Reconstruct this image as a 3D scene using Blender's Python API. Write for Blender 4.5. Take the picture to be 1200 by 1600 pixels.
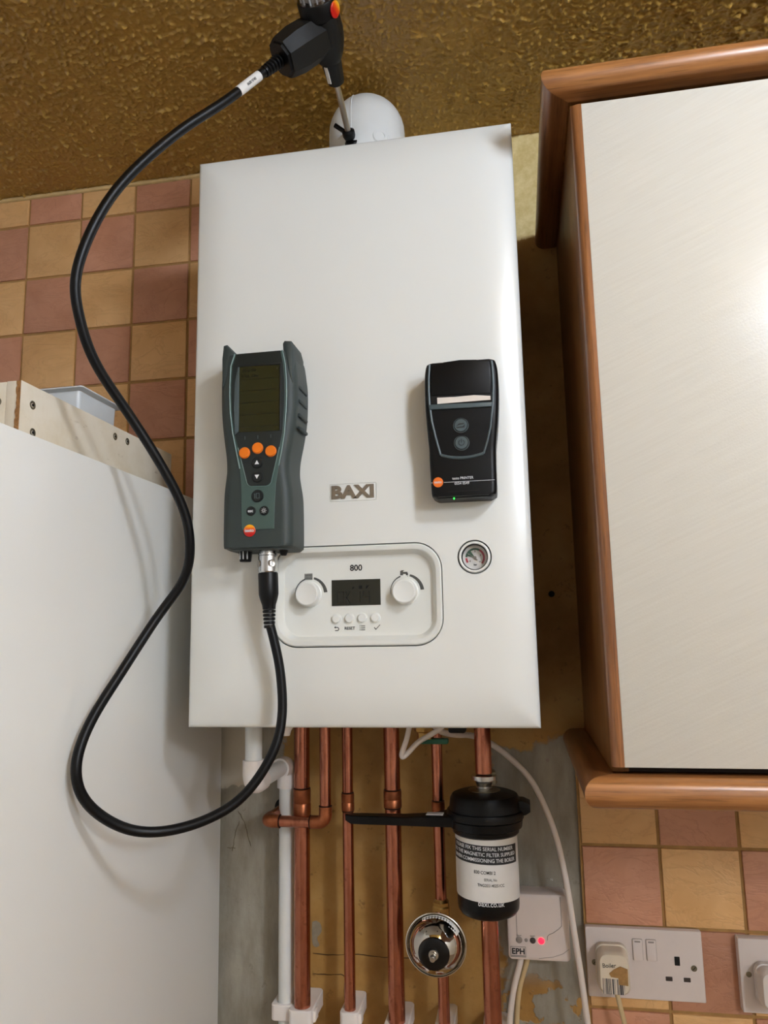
import bpy, bmesh, math, random
from mathutils import Matrix, Vector, noise as mnoise
random.seed(7)
for o in list(bpy.data.objects): bpy.data.objects.remove(o, do_unlink=True)
scene = bpy.context.scene
COL = scene.collection
# ------------------------------------------------------------------ camera
R = ((0.98415, 0.17627, -0.01931), (-0.04607, 0.14904, -0.98776), (-0.17124, 0.97299, 0.15480))
cam_data = bpy.data.cameras.new('camera'); cam = bpy.data.objects.new('camera', cam_data); COL.objects.link(cam)
cam_data.sensor_fit = 'VERTICAL'; cam_data.sensor_height = 24.0
cam_data.lens = 1177.4 / 1600 * 24.0; cam_data.clip_start = 0.01; cam_data.clip_end = 20
m3 = Matrix((R[0], [-v for v in R[1]], [-v for v in R[2]])).transposed().to_4x4()
cam.matrix_world = Matrix.Translation((0.1833, -1.1150, 1.5070)) @ m3
scene.camera = cam
# ------------------------------------------------------------------ world, exposure
w = bpy.data.worlds.new('world'); scene.world = w; w.use_nodes = True
w.node_tree.nodes['Background'].inputs[0].default_value = (0.9, 0.95, 1, 1)
w.node_tree.nodes['Background'].inputs[1].default_value = 0.05
vs = scene.view_settings
vs.view_transform = 'Standard'; vs.look = 'None'; vs.gamma = 1.0; vs.use_curve_mapping = False
vs.exposure = 0.0
LAMP_W = 101.0            # radiance of the ceiling lamp's globe
LAMPS = ((0.71, -1.10, 2.203, 0.076), (1.55, -2.15, 2.150, 0.116))   # x, y, z, globe radius
YF = -0.2684            # front of the boiler
CEIL = 2.287
PLAST = 0.008           # bare plaster face; tiles are proud of it (face at y=0)

# ------------------------------------------------------------------ materials
def srgb(r, g, b):
    f = lambda c: c / 12.92 if c <= 0.04045 else ((c + 0.055) / 1.055) ** 2.4
    return (f(r / 255), f(g / 255), f(b / 255), 1)
MATS = {}
class NT:
    def __init__(s, name):
        s.m = bpy.data.materials.new(name); s.m.use_nodes = True; s.t = s.m.node_tree
        s.b = s.t.nodes['Principled BSDF']; MATS[name] = s.m
        s._co = None
    def n(s, typ, **kw):
        nd = s.t.nodes.new(typ)
        for k, v in kw.items(): setattr(nd, k, v)
        return nd
    def l(s, a, b): s.t.links.new(a, b)
    @property
    def co(s):
        if s._co is None: s._co = s.n('ShaderNodeTexCoord').outputs['Object']
        return s._co
    def mapping(s, scale=(1, 1, 1), rot=(0, 0, 0), vec=None):
        mp = s.n('ShaderNodeMapping'); s.l(vec or s.co, mp.inputs[0])
        mp.inputs['Scale'].default_value = scale; mp.inputs['Rotation'].default_value = rot
        return mp.outputs[0]
    def noise(s, scale, detail=3, rough=.5, vec=None, dist=0):
        nd = s.n('ShaderNodeTexNoise'); s.l(vec or s.co, nd.inputs['Vector'])
        nd.inputs['Scale'].default_value = scale; nd.inputs['Detail'].default_value = detail
        nd.inputs['Roughness'].default_value = rough; nd.inputs['Distortion'].default_value = dist
        return nd.outputs[0]
    def ramp(s, fac, stops, interp='LINEAR'):
        r = s.n('ShaderNodeValToRGB'); s.l(fac, r.inputs[0]); e = r.color_ramp.elements
        r.color_ramp.interpolation = interp
        while len(e) < len(stops): e.new(0.5)
        for i, (p, c) in enumerate(stops): e[i].position = p; e[i].color = c
        return r.outputs[0]
    def math(s, op, a, b=None, clamp=False):
        nd = s.n('ShaderNodeMath', operation=op, use_clamp=clamp)
        for i, v in enumerate((a, b)):
            if v is None: continue
            if isinstance(v, (int, float)): nd.inputs[i].default_value = v
            else: s.l(v, nd.inputs[i])
        return nd.outputs[0]
    def step(s, v, a, b):
        nd = s.n('ShaderNodeMapRange', interpolation_type='SMOOTHSTEP'); s.l(v, nd.inputs[0])
        nd.inputs[1].default_value = a; nd.inputs[2].default_value = b
        return nd.outputs[0]
    def mix(s, f, a, b, blend='MIX'):
        nd = s.n('ShaderNodeMix', data_type='RGBA', blend_type=blend)
        for i, v in ((0, f), (6, a), (7, b)):
            if isinstance(v, (int, float)): nd.inputs[i].default_value = v
            elif isinstance(v, tuple): nd.inputs[i].default_value = v
            else: s.l(v, nd.inputs[i])
        return nd.outputs[2]
    def bump(s, h, strength, dist=.002, prev=None):
        nd = s.n('ShaderNodeBump'); s.l(h, nd.inputs['Height'])
        nd.inputs['Strength'].default_value = strength; nd.inputs['Distance'].default_value = dist
        if prev: s.l(prev, nd.inputs['Normal'])
        s.l(nd.outputs[0], s.b.inputs['Normal']); return nd.outputs[0]
    def base(s, c):
        if isinstance(c, tuple): s.b.inputs['Base Color'].default_value = c
        else: s.l(c, s.b.inputs['Base Color'])
    def set(s, **kw):
        for k, v in kw.items(): s.b.inputs[k.replace('_', ' ')].default_value = v
        return s
def plain(name, rgb, rough=.45, metal=0., var=.06, vscale=40, bump=0., bscale=300, coat=0., spec=.5):
    t = NT(name); c = srgb(*rgb)
    if var:
        d = tuple(x * (1 - var) for x in c[:3]) + (1,); u = tuple(min(1, x * (1 + var)) for x in c[:3]) + (1,)
        t.base(t.ramp(t.noise(vscale, 4), [(.3, d), (.7, u)]))
    else: t.base(c)
    t.set(Roughness=rough, Metallic=metal, Coat_Weight=coat)
    t.b.inputs['Specular IOR Level'].default_value = spec
    if bump: t.bump(t.noise(bscale, 3), bump, .001)
    return t.m
def emit(name, rgb, strength):
    t = NT(name); t.base(srgb(*rgb)); t.b.inputs['Emission Color'].default_value = srgb(*rgb)
    t.b.inputs['Emission Strength'].default_value = strength; t.set(Roughness=.3); return t.m
def wood(name, axis, dark, light, rough=.32):
    t = NT(name); sc = [90, 90, 90]; sc['xyz'.index(axis)] = 5
    n1 = t.noise(1.0, 6, .62, t.mapping(tuple(sc))); sc2 = [420, 420, 420]; sc2['xyz'.index(axis)] = 16
    n2 = t.noise(1.0, 3, .6, t.mapping(tuple(sc2)))
    c = t.ramp(n1, [(.32, srgb(*dark)), (.62, srgb(*light))])
    c = t.mix(t.math('MULTIPLY', t.step(n2, .52, .75), .55), c, srgb(*[int(v * .62) for v in dark]))
    t.base(c); t.set(Roughness=rough, Coat_Weight=.25, Coat_Roughness=.25); t.bump(n2, .12, .0006); return t.m

plain('boiler_white', (232, 232, 226), .24, var=.008, vscale=3, coat=.3)
plain('panel_white', (228, 228, 221), .4, var=.01, vscale=10)
plain('knob_white', (235, 235, 229), .35, var=.01)
plain('print_black', (28, 28, 28), .5, var=0)
plain('print_grey', (78, 78, 74), .5, var=0)
plain('print_white', (226, 226, 226), .5, var=0)
plain('seam_dark', (30, 29, 27), .6, var=.1)
plain('badge_taupe', (132, 118, 100), .4, var=.05, metal=.2)
plain('lcd', (30, 31, 22), .12, var=.05, coat=.5)
plain('lcd_ink', (9, 10, 7), .3, var=0)
plain('an_lcd', (44, 44, 22), .14, var=.06, vscale=60)
plain('an_lcd_ink', (26, 27, 12), .3, var=0)
plain('an_body', (50, 59, 57), .55, var=.05, bump=.12, bscale=1500)
plain('an_rubber', (42, 50, 49), .6, var=.05, bump=.15, bscale=1500)
plain('an_face', (70, 91, 85), .45, var=.03)
plain('an_dark', (28, 35, 34), .38, var=.03)
plain('an_line', (98, 124, 117), .4, var=.03)
plain('an_key', (22, 27, 27), .42, var=.03)
plain('orange', (238, 122, 20), .4, var=.02)
plain('black_plastic', (9, 9, 10), .42, var=.05, bump=.08, bscale=1200, spec=.28)
plain('black_gloss', (9, 9, 10), .2, var=.03)
plain('black_rubber', (8, 8, 9), .4, var=.08, bump=.08, bscale=800, spec=.28)
plain('handle_black', (26, 25, 23), .5, var=.06, bump=.1, bscale=1500, spec=.28)
plain('slate_grey', (76, 88, 90), .42, var=.04)
plain('paper', (226, 216, 204), .7, var=.03)
t = NT('logo_red'); sx = t.n('ShaderNodeSeparateXYZ'); t.l(t.co, sx.inputs[0])
t.base(t.ramp(t.math('MULTIPLY_ADD', sx.outputs[2], 70.), [(.2, srgb(206, 24, 22)), (.55, srgb(232, 84, 24)), (.9, srgb(250, 190, 40))])); t.t.nodes['Math'].inputs[2].default_value = .45; t.set(Roughness=.3)
plain('logo_orange', (240, 118, 38), .35, var=.06, vscale=200)
plain('steel', (196, 190, 180), .28, 1.0, var=.06)
plain('connector_metal', (205, 206, 206), .24, 1.0, var=.04)
plain('chrome', (222, 220, 214), .06, 1.0, var=.02)
plain('brass', (170, 132, 74), .34, 1.0, var=.12)
plain('green_plastic', (20, 88, 62), .4, var=.05)
plain('gauge_green', (16, 84, 60), .45, var=0)
plain('gauge_red', (186, 24, 58), .45, var=0)
plain('gauge_grey', (128, 120, 112), .4, var=0)
plain('pipe_white', (222, 223, 220), .35, var=.03, vscale=20)
plain('clip_white', (236, 228, 222), .45, var=.03)
plain('cable_white', (228, 216, 206), .45, var=.03)
plain('flue_white', (236, 238, 236), .32, var=.015)
plain('filter_black', (8, 8, 9), .3, var=.08, vscale=60, spec=.28)
plain('label_white', (226, 222, 216), .5, var=.02)
plain('receiver_white', (226, 212, 204), .4, var=.02)
plain('button_grey', (150, 138, 130), .45, var=.03)
plain('button_dark', (62, 52, 48), .45, var=.03)
plain('socket_white', (224, 212, 206), .36, var=.02)
plain('plug_cream', (226, 212, 190), .42, var=.04)
plain('plug_white', (230, 220, 212), .42, var=.03)
plain('torn_paper', (166, 126, 74), .7, var=.2, vscale=150)
plain('cord_cream', (206, 182, 138), .5, var=.04)
plain('hole_dark', (14, 11, 9), .8, var=0)
plain('cabinet_white', (232, 231, 226), .28, var=.012, vscale=4)
plain('tray_white', (214, 218, 220), .35, var=.03)
plain('screw_metal', (140, 132, 112), .4, 1.0, var=.1)
plain('room_white', (226, 221, 212), .7, var=.02, vscale=4)
plain('floor_vinyl', (158, 134, 108), .5, var=.12, vscale=6)
plain('lamp_white', (230, 230, 228), .4, var=.01)
plain('hole_brown', (70, 48, 24), .8, var=.2, vscale=200)
plain('crack_grey', (112, 100, 80), .8, var=.1)
plain('filler_grey', (150, 138, 116), .7, var=.12, vscale=150, bump=.5, bscale=700)
plain('dark_gap', (38, 24, 14), .7, var=.1)
emit('led_red', (255, 20, 40), 5.0)
emit('led_green', (60, 255, 90), 1.5)
plain('sealant', (206, 176, 122), .6, var=.1)
emit('lamp_globe', (224, 237, 255), LAMP_W)
wood('oak_x', 'x', (132, 82, 42), (180, 122, 70))
wood('oak_y', 'y', (108, 64, 32), (150, 96, 52))
wood('oak_z', 'z', (120, 74, 40), (162, 106, 62))
wood('oak_side', 'z', (112, 70, 28), (140, 90, 40), .45)
# copper with tarnish
t = NT('copper'); n1 = t.noise(14, 5, .6, t.mapping((3, 3, 1))); n2 = t.noise(160, 3)
c = t.ramp(n1, [(.3, srgb(162, 98, 76)), (.55, srgb(190, 124, 99)), (.75, srgb(136, 76, 56))])
c = t.mix(t.math('MULTIPLY', t.step(n2, .58, .72), .35), c, srgb(110, 60, 40))
t.base(c); t.set(Metallic=1.0, Roughness=.25); t.bump(n2, .04, .0005)
t = NT('copper_fitting'); n1 = t.noise(60, 5, .6)
t.base(t.ramp(n1, [(.3, srgb(140, 82, 52)), (.7, srgb(190, 116, 78))])); t.set(Metallic=.9, Roughness=.38); t.bump(n1, .06, .0006)
plain('solder', (62, 40, 30), .5, .5, var=.2, vscale=200)
# transparent plastic / glass
def clear(name, tint, gl):
    t = NT(name); t.t.nodes.remove(t.b)
    tr = t.n('ShaderNodeBsdfTransparent'); tr.inputs[0].default_value = tint
    gs = t.n('ShaderNodeBsdfGlossy'); gs.inputs['Roughness'].default_value = .05
    mx = t.n('ShaderNodeMixShader'); mx.inputs[0].default_value = gl
    t.l(tr.outputs[0], mx.inputs[1]); t.l(gs.outputs[0], mx.inputs[2]); t.l(mx.outputs[0], t.t.nodes['Material Output'].inputs[0])
clear('gauge_glass', (.97, .97, .97, 1), .05)
clear('chamber_clear', (.78, .8, .84, 1), .22)
# tiles: one material per colour with slate like veining
def tile_mat(name, a, b, vein):
    t = NT(name); oi = t.n('ShaderNodeObjectInfo'); ad = t.n('ShaderNodeVectorMath', operation='ADD')
    sc = t.n('ShaderNodeVectorMath', operation='SCALE'); sc.inputs[0].default_value = (37, 17, 53); t.l(oi.outputs['Random'], sc.inputs['Scale'])
    t.l(t.co, ad.inputs[0]); t.l(sc.outputs[0], ad.inputs[1]); v = ad.outputs[0]
    n = t.noise(16, 5, .55, v, .6); n2 = t.noise(9, 4, .6, t.mapping((1, 1, 2.2), (0, .7, 0), v), 2.2)
    c = t.ramp(n, [(.3, srgb(*a)), (.7, srgb(*b))])
    ridge = t.math('ABSOLUTE', t.math('SUBTRACT', n2, .5))
    c = t.mix(t.math('MULTIPLY', t.math('SUBTRACT', 1, t.step(ridge, 0, .03)), .14), c, srgb(*vein))
    rnd = t.math('MULTIPLY_ADD', oi.outputs['Random'], .22); rnd.node.inputs[2].default_value = .89
    c = t.mix(1.0, c, (1, 1, 1, 1), 'MULTIPLY'); mxn = c.node
    cr = t.n('ShaderNodeCombineColor'); [t.l(rnd, cr.inputs[i]) for i in range(3)]; t.l(cr.outputs[0], mxn.inputs[7])
    t.base(c); t.set(Roughness=.42)
    t.bump(t.math('ADD', t.math('MULTIPLY', t.step(ridge, 0, .06), .6), n), .35, .0016)
tile_mat('tile_cream', (214, 165, 108), (229, 183, 126), (160, 112, 70))
tile_mat('tile_pink', (188, 132, 102), (206, 150, 120), (150, 92, 70))
plain('grout', (170, 130, 76), .8, var=.14, vscale=60, bump=.3, bscale=500)
# bare plaster wall: ochre paint remains, grey filler, lighter cream strip near the ceiling
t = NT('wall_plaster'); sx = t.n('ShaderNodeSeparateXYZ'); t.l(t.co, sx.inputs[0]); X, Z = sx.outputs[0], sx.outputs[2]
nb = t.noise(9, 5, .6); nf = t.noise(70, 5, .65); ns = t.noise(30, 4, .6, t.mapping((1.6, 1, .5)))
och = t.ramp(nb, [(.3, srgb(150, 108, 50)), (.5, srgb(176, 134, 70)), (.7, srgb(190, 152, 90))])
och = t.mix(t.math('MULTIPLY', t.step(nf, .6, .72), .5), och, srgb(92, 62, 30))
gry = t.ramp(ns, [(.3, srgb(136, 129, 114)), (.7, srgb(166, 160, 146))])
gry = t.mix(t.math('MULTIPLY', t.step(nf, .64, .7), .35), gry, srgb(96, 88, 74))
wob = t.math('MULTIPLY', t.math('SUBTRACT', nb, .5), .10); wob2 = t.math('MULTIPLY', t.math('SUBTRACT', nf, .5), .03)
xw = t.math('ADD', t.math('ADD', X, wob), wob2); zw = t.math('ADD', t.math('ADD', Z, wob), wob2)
mleft = t.math('SUBTRACT', 1, t.step(xw, -.176, -.170))
mright = t.math('MULTIPLY', t.step(xw, .128, .136), t.math('SUBTRACT', 1, t.step(zw, 1.345, 1.353)))
patch = t.math('MULTIPLY', t.step(t.noise(22, 4, .6), .53, .56), t.math('SUBTRACT', 1, t.step(Z, 1.02, 1.06)))
mright = t.math('MULTIPLY', mright, t.math('SUBTRACT', 1, patch))
low = t.math('SUBTRACT', 1, t.step(Z, 1.62, 1.63))
mg = t.math('MULTIPLY', t.math('MAXIMUM', mleft, mright), low)
c = t.mix(mg, och, gry)
light = t.math('MULTIPLY', t.math('SUBTRACT', 1, t.step(X, -.222, -.220)), t.step(zw, 1.280, 1.284))
c = t.mix(t.math('MULTIPLY', light, low), c, srgb(205, 196, 178))
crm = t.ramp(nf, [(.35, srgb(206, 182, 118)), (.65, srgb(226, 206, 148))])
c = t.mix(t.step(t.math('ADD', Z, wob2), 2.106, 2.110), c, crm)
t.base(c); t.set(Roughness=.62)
bh = t.math('ADD', t.math('MULTIPLY', nf, .5), t.math('MULTIPLY', mg, .8)); t.bump(bh, .45, .003)
# artex ceiling, ochre gloss paint
t = NT('ceiling_paint')
c = t.ramp(t.noise(5, 3), [(.3, srgb(176, 136, 62)), (.7, srgb(192, 152, 74))])
t.base(c); t.set(Roughness=.11); t.b.inputs['Specular IOR Level'].default_value = .7
t.bump(t.noise(420, 3, .6), .5, .0012)
# laminate door with fine diagonal drag lines
t = NT('door_laminate'); v = t.mapping((14, 1, 420), vec=t.mapping(rot=(0, math.radians(24), 0))); n1 = t.noise(1, 3, .6, v); n2 = t.noise(500, 2)
t.base(t.ramp(n1, [(.25, srgb(207, 201, 188)), (.75, srgb(214, 209, 197))])); t.set(Roughness=.3)
t.bump(t.math('ADD', t.math('MULTIPLY', n1, .5), n2), .16, .0006)
# melamine board with grime
t = NT('melamine'); n1 = t.noise(14, 5, .65); n2 = t.noise(40, 4, .6, t.mapping((1, 1, 3), (.5, 0, 0)))
c = t.ramp(n1, [(.3, srgb(214, 200, 174)), (.6, srgb(228, 218, 200))]); c = t.mix(t.math('MULTIPLY', t.step(n2, .64, .74), .4), c, srgb(150, 128, 92))
t.base(c); t.set(Roughness=.5)
plain('chipboard', (150, 106, 62), .85, var=.3, vscale=300, bump=.8, bscale=600)
# barcode
t = NT('barcode'); sx = t.n('ShaderNodeSeparateXYZ'); t.l(t.co, sx.inputs[0]); cb = t.n('ShaderNodeCombineXYZ'); t.l(sx.outputs[0], cb.inputs[0])
nz = t.n('ShaderNodeTexWhiteNoise', noise_dimensions='1D'); t.l(t.math('FLOOR', t.math('MULTIPLY', sx.outputs[0], 2600)), nz.inputs['W'])
t.base(t.ramp(nz.outputs['Value'], [(.0, srgb(40, 40, 52)), (.5, srgb(218, 204, 186))], 'CONSTANT')); t.set(Roughness=.55)

# ------------------------------------------------------------------ mesh helpers
def finish(name, verts, faces, mat, parent=None, smooth=True, angle=32, recenter=True, mats=None, fm=None):
    me = bpy.data.meshes.new(name)
    c = Vector((0, 0, 0))
    if recenter and verts:
        lo = [min(v[i] for v in verts) for i in range(3)]; hi = [max(v[i] for v in verts) for i in range(3)]
        c = Vector([(a + b) / 2 for a, b in zip(lo, hi)])
    me.from_pydata([(v[0] - c.x, v[1] - c.y, v[2] - c.z) for v in verts], [], faces)
    me.validate()
    b = bmesh.new(); b.from_mesh(me); bmesh.ops.recalc_face_normals(b, faces=b.faces); b.to_mesh(me); b.free()
    return link(name, me, c, mat, parent, smooth, angle)
def link(name, me, c, mat, parent, smooth=True, angle=32):
    if mat: me.materials.clear(); me.materials.append(MATS[mat])
    if smooth:
        for p in me.polygons: p.use_smooth = True
        me.set_sharp_from_angle(angle=math.radians(angle))
    o = bpy.data.objects.new(name, me); COL.objects.link(o); o.location = c
    if parent: attach(o, parent)
    return o
def attach(o, parent):
    o.parent = parent; o.matrix_parent_inverse = Matrix.Translation(-world_loc(parent))
def world_loc(o):
    return Vector(o.location)      # locations are always given in world space; the parent inverse cancels the parent's offset
def thing(name, label, cat, loc, group=None):
    o = bpy.data.objects.new(name, None); COL.objects.link(o); o.location = loc; o.empty_display_size = .03
    return tag(o, label, cat, group)
def tag(o, label, cat, group=None):
    o['label'] = label; o['category'] = cat
    if group: o['group'] = group
    return o
def lab(o, label): o['label'] = label; return o
def struct(o): o['kind'] = 'structure'; return o

def bm_out(b, name, mat, parent=None, **kw):
    vs_ = [tuple(v.co) for v in b.verts]; b.verts.index_update(); fs = [[v.index for v in f.verts] for f in b.faces]; b.free()
    return finish(name, vs_, fs, mat, parent, **kw)
def box(name, x0, x1, y0, y1, z0, z1, mat, parent=None, bev=.001, seg=2, **kw):
    b = bmesh.new(); bmesh.ops.create_cube(b, size=1)
    for v in b.verts: v.co = ((x0 + x1) / 2 + v.co.x * (x1 - x0), (y0 + y1) / 2 + v.co.y * (y1 - y0), (z0 + z1) / 2 + v.co.z * (z1 - z0))
    if bev: bmesh.ops.bevel(b, geom=list(b.edges), offset=bev, segments=seg, affect='EDGES', profile=.5, clamp_overlap=True)
    return bm_out(b, name, mat, parent, **kw)
def basis(d):
    d = Vector(d).normalized(); a = Vector((0, 0, 1)) if abs(d.z) < .9 else Vector((1, 0, 0))
    u = d.cross(a).normalized(); return d, u, d.cross(u).normalized()
def loft(name, rings, mat, parent=None, cap=(True, True), close=False, **kw):
    n = len(rings[0]); V = [tuple(p) for r in rings for p in r]; F = []
    m = len(rings)
    for i in range(m if close else m - 1):
        a, b = i * n, ((i + 1) % m) * n
        for k in range(n): F.append((a + k, a + (k + 1) % n, b + (k + 1) % n, b + k))
    if not close:
        if cap[0]: F.append(tuple(range(n - 1, -1, -1)))
        if cap[1]: F.append(tuple((m - 1) * n + k for k in range(n)))
    return finish(name, V, F, mat, parent, **kw)
def lathe(name, origin, d, prof, mat, parent=None, n=32, cap=(True, True), **kw):
    """prof: (distance along axis, radius)"""
    d, u, v = basis(d); o = Vector(origin); rings = []
    for a, r in prof:
        rings.append([o + d * a + (u * math.cos(2 * math.pi * k / n) + v * math.sin(2 * math.pi * k / n)) * r for k in range(n)])
    return loft(name, rings, mat, parent, cap, **kw)
def cyl(name, p0, p1, r, mat, parent=None, n=24, bev=0, **kw):
    L = (Vector(p1) - Vector(p0)).length
    prof = [(0, r), (L, r)] if not bev else [(0, r - bev), (bev, r), (L - bev, r), (L, r - bev)]
    return lathe(name, p0, Vector(p1) - Vector(p0), prof, mat, parent, n, **kw)
def spline(pts, sub=8):
    P = [Vector(p) for p in pts]; out = []
    for i in range(len(P) - 1):
        p0, p1, p2, p3 = P[max(i - 1, 0)], P[i], P[i + 1], P[min(i + 2, len(P) - 1)]
        for k in range(sub):
            t_ = k / sub; out.append(.5 * ((2 * p1) + (p2 - p0) * t_ + (2 * p0 - 5 * p1 + 4 * p2 - p3) * t_ ** 2 + (3 * p1 - p0 - 3 * p2 + p3) * t_ ** 3))
    out.append(P[-1]); return out
def smooth_path(P, it=2):
    P = [Vector(p) for p in P]
    for _ in range(it): P = [P[0]] + [(P[i - 1] + P[i] * 2 + P[i + 1]) / 4 for i in range(1, len(P) - 1)] + [P[-1]]
    return P
def sweep(name, P, r, mat, parent=None, n=14, cap=(True, True), **kw):
    P = [Vector(p) for p in P]; d, u, v = basis(P[1] - P[0]); rings = []
    for i, p in enumerate(P):
        dd = (P[min(i + 1, len(P) - 1)] - P[max(i - 1, 0)]).normalized()
        u = (u - dd * u.dot(dd)).normalized(); v = dd.cross(u); rr = r(i / (len(P) - 1)) if callable(r) else r
        rings.append([p + (u * math.cos(2 * math.pi * k / n) + v * math.sin(2 * math.pi * k / n)) * rr for k in range(n)])
    return loft(name, rings, mat, parent, cap, **kw)
def bend(c, d0, d1, r, n=10):
    """quarter bend with corner point c, arriving along d0, leaving along d1"""
    d0, d1, c = Vector(d0), Vector(d1), Vector(c); o = c - d0 * r + d1 * r
    return [o - d1 * r * math.cos(a) + d0 * r * math.sin(a) for a in [math.pi / 2 * k / n for k in range(n + 1)]]
def rr2(cx, cz, w_, h, r, n=8):
    P = []
    for sx_, sz_, a0 in ((1, 1, 0), (-1, 1, 90), (-1, -1, 180), (1, -1, 270)):
        for k in range(n + 1):
            a = math.radians(a0 + 90 * k / n); P.append((cx + sx_ * (w_ / 2 - r) + r * math.cos(a), cz + sz_ * (h / 2 - r) + r * math.sin(a)))
    return P
def prism(name, poly, y0, y1, mat, parent=None, bev=0., **kw):
    """polygon in x,z extruded from y0 (back) to y1 (front)"""
    b = bmesh.new(); f = b.faces.new([b.verts.new((x, y0, z)) for x, z in poly])
    r = bmesh.ops.extrude_face_region(b, geom=[f]); top = [e for e in r['geom'] if isinstance(e, bmesh.types.BMVert)]
    for v in top: v.co.y = y1
    if bev:
        tf = [e for e in r['geom'] if isinstance(e, bmesh.types.BMFace)][0]
        bmesh.ops.bevel(b, geom=list(tf.edges), offset=bev, segments=2, affect='EDGES', profile=.5, clamp_overlap=True)
    return bm_out(b, name, mat, parent, **kw)
def rrbox(name, cx, cz, w_, h, r, y0, y1, mat, parent=None, bev=.001, **kw):
    rings = [[(x, y0, z) for x, z in rr2(cx, cz, w_, h, r)]]
    s_ = 1 if y1 < y0 else -1
    for k in range(4):
        a = math.pi / 2 * k / 3; i = bev * (1 - math.cos(a)); rings.append([(x, y1 + s_ * bev * (1 - math.sin(a)), z) for x, z in rr2(cx, cz, w_ - 2 * i, h - 2 * i, max(r - i, .0003))])
    return loft(name, rings, mat, parent, **kw)
def arc_strip(name, cx, cz, a0, a1, ri0, ro0, ri1, ro1, y, mat, parent, n=16, th=.0003):
    V, F = [], []
    for k in range(n + 1):
        t_ = k / n; a = math.radians(a0 + (a1 - a0) * t_); ri, ro = ri0 + (ri1 - ri0) * t_, ro0 + (ro1 - ro0) * t_
        for rr_, yy in ((ri, y), (ro, y), (ro, y + th), (ri, y + th)): V.append((cx + rr_ * math.cos(a), yy, cz + rr_ * math.sin(a)))
    for k in range(n):
        for j in range(4): F.append((k * 4 + j, k * 4 + (j + 1) % 4, k * 4 + 4 + (j + 1) % 4, k * 4 + 4 + j))
    F += [(0, 1, 2, 3), tuple(n * 4 + j for j in (3, 2, 1, 0))]
    return finish(name, V, F, mat, parent)
def quads(name, rects, y, mat, parent, th=.0003):
    """several flat printed strokes of one mark, as thin boxes; rects = (x0,x1,z0,z1) or 4-point polygons"""
    V, F = [], []
    for r in rects:
        p = [(r[0], r[2]), (r[1], r[2]), (r[1], r[3]), (r[0], r[3])] if not isinstance(r[0], tuple) else list(r)
        b = len(V); n = len(p)
        V += [(x, y, z) for x, z in p] + [(x, y + th, z) for x, z in p]
        F += [tuple(range(b, b + n)), tuple(range(b + 2 * n - 1, b + n - 1, -1))] + [(b + k, b + (k + 1) % n, b + n + (k + 1) % n, b + n + k) for k in range(n)]
    return finish(name, V, F, mat, parent, smooth=False)
def text(name, body, size, x, z, y, mat, parent, ext=.00015, offset=0., align='CENTER', width=None, mapf=None, rot=0., bevel=0.):
    cu = bpy.data.curves.new('txt', 'FONT'); cu.body = body; cu.size = size; cu.extrude = ext; cu.offset = offset; cu.align_x = align; cu.align_y = 'CENTER'
    cu.resolution_u = 3
    if bevel: cu.bevel_depth = bevel; cu.bevel_resolution = 1
    ob = bpy.data.objects.new('txt', cu); COL.objects.link(ob)
    dg = bpy.context.evaluated_depsgraph_get(); me = bpy.data.meshes.new_from_object(ob.evaluated_get(dg))
    V = [tuple(v.co) for v in me.vertices]; F = [tuple(p.vertices) for p in me.polygons]
    bpy.data.objects.remove(ob); bpy.data.curves.remove(cu); bpy.data.meshes.remove(me)
    if width and V:
        xs = [v[0] for v in V]; s = width / (max(xs) - min(xs)); V = [(v[0] * s, v[1], v[2]) for v in V]
    if rot:
        ca, sa = math.cos(rot), math.sin(rot); V = [(v[0] * ca - v[1] * sa, v[0] * sa + v[1] * ca, v[2]) for v in V]
    if mapf: V = [mapf(v) for v in V]
    else: V = [(x + v[0], y - v[2], z + v[1]) for v in V]
    return finish(name, V, F, mat, parent, smooth=False)
def cut(o, cutter):
    m = o.modifiers.new('cut', 'BOOLEAN'); m.operation = 'DIFFERENCE'; m.object = cutter; m.solver = 'EXACT'
    dg = bpy.context.evaluated_depsgraph_get(); me = bpy.data.meshes.new_from_object(o.evaluated_get(dg))
    o.modifiers.clear(); me.name = o.name; o.data = me
    bpy.data.objects.remove(cutter, do_unlink=True)
def resmooth(o, angle=32):
    for p in o.data.polygons: p.use_smooth = True
    o.data.set_sharp_from_angle(angle=math.radians(angle))

# ================================================================== ROOM
RX0, RX1, RY0 = -0.90, 2.25, -2.55
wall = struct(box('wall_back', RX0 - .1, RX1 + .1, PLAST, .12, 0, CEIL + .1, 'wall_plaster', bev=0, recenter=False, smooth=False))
struct(box('wall_left', RX0 - .1, RX0, RY0, PLAST, 0, CEIL + .1, 'room_white', bev=0, smooth=False))
struct(box('wall_right', RX1, RX1 + .1, RY0, PLAST, 0, CEIL + .1, 'room_white', bev=0, smooth=False))
struct(box('wall_front', RX0 - .1, RX1 + .1, RY0 - .1, RY0, 0, CEIL + .1, 'room_white', bev=0, smooth=False))
struct(box('floor', RX0 - .1, RX1 + .1, RY0 - .1, .12, -.1, 0, 'floor_vinyl', bev=0, smooth=False))
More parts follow.
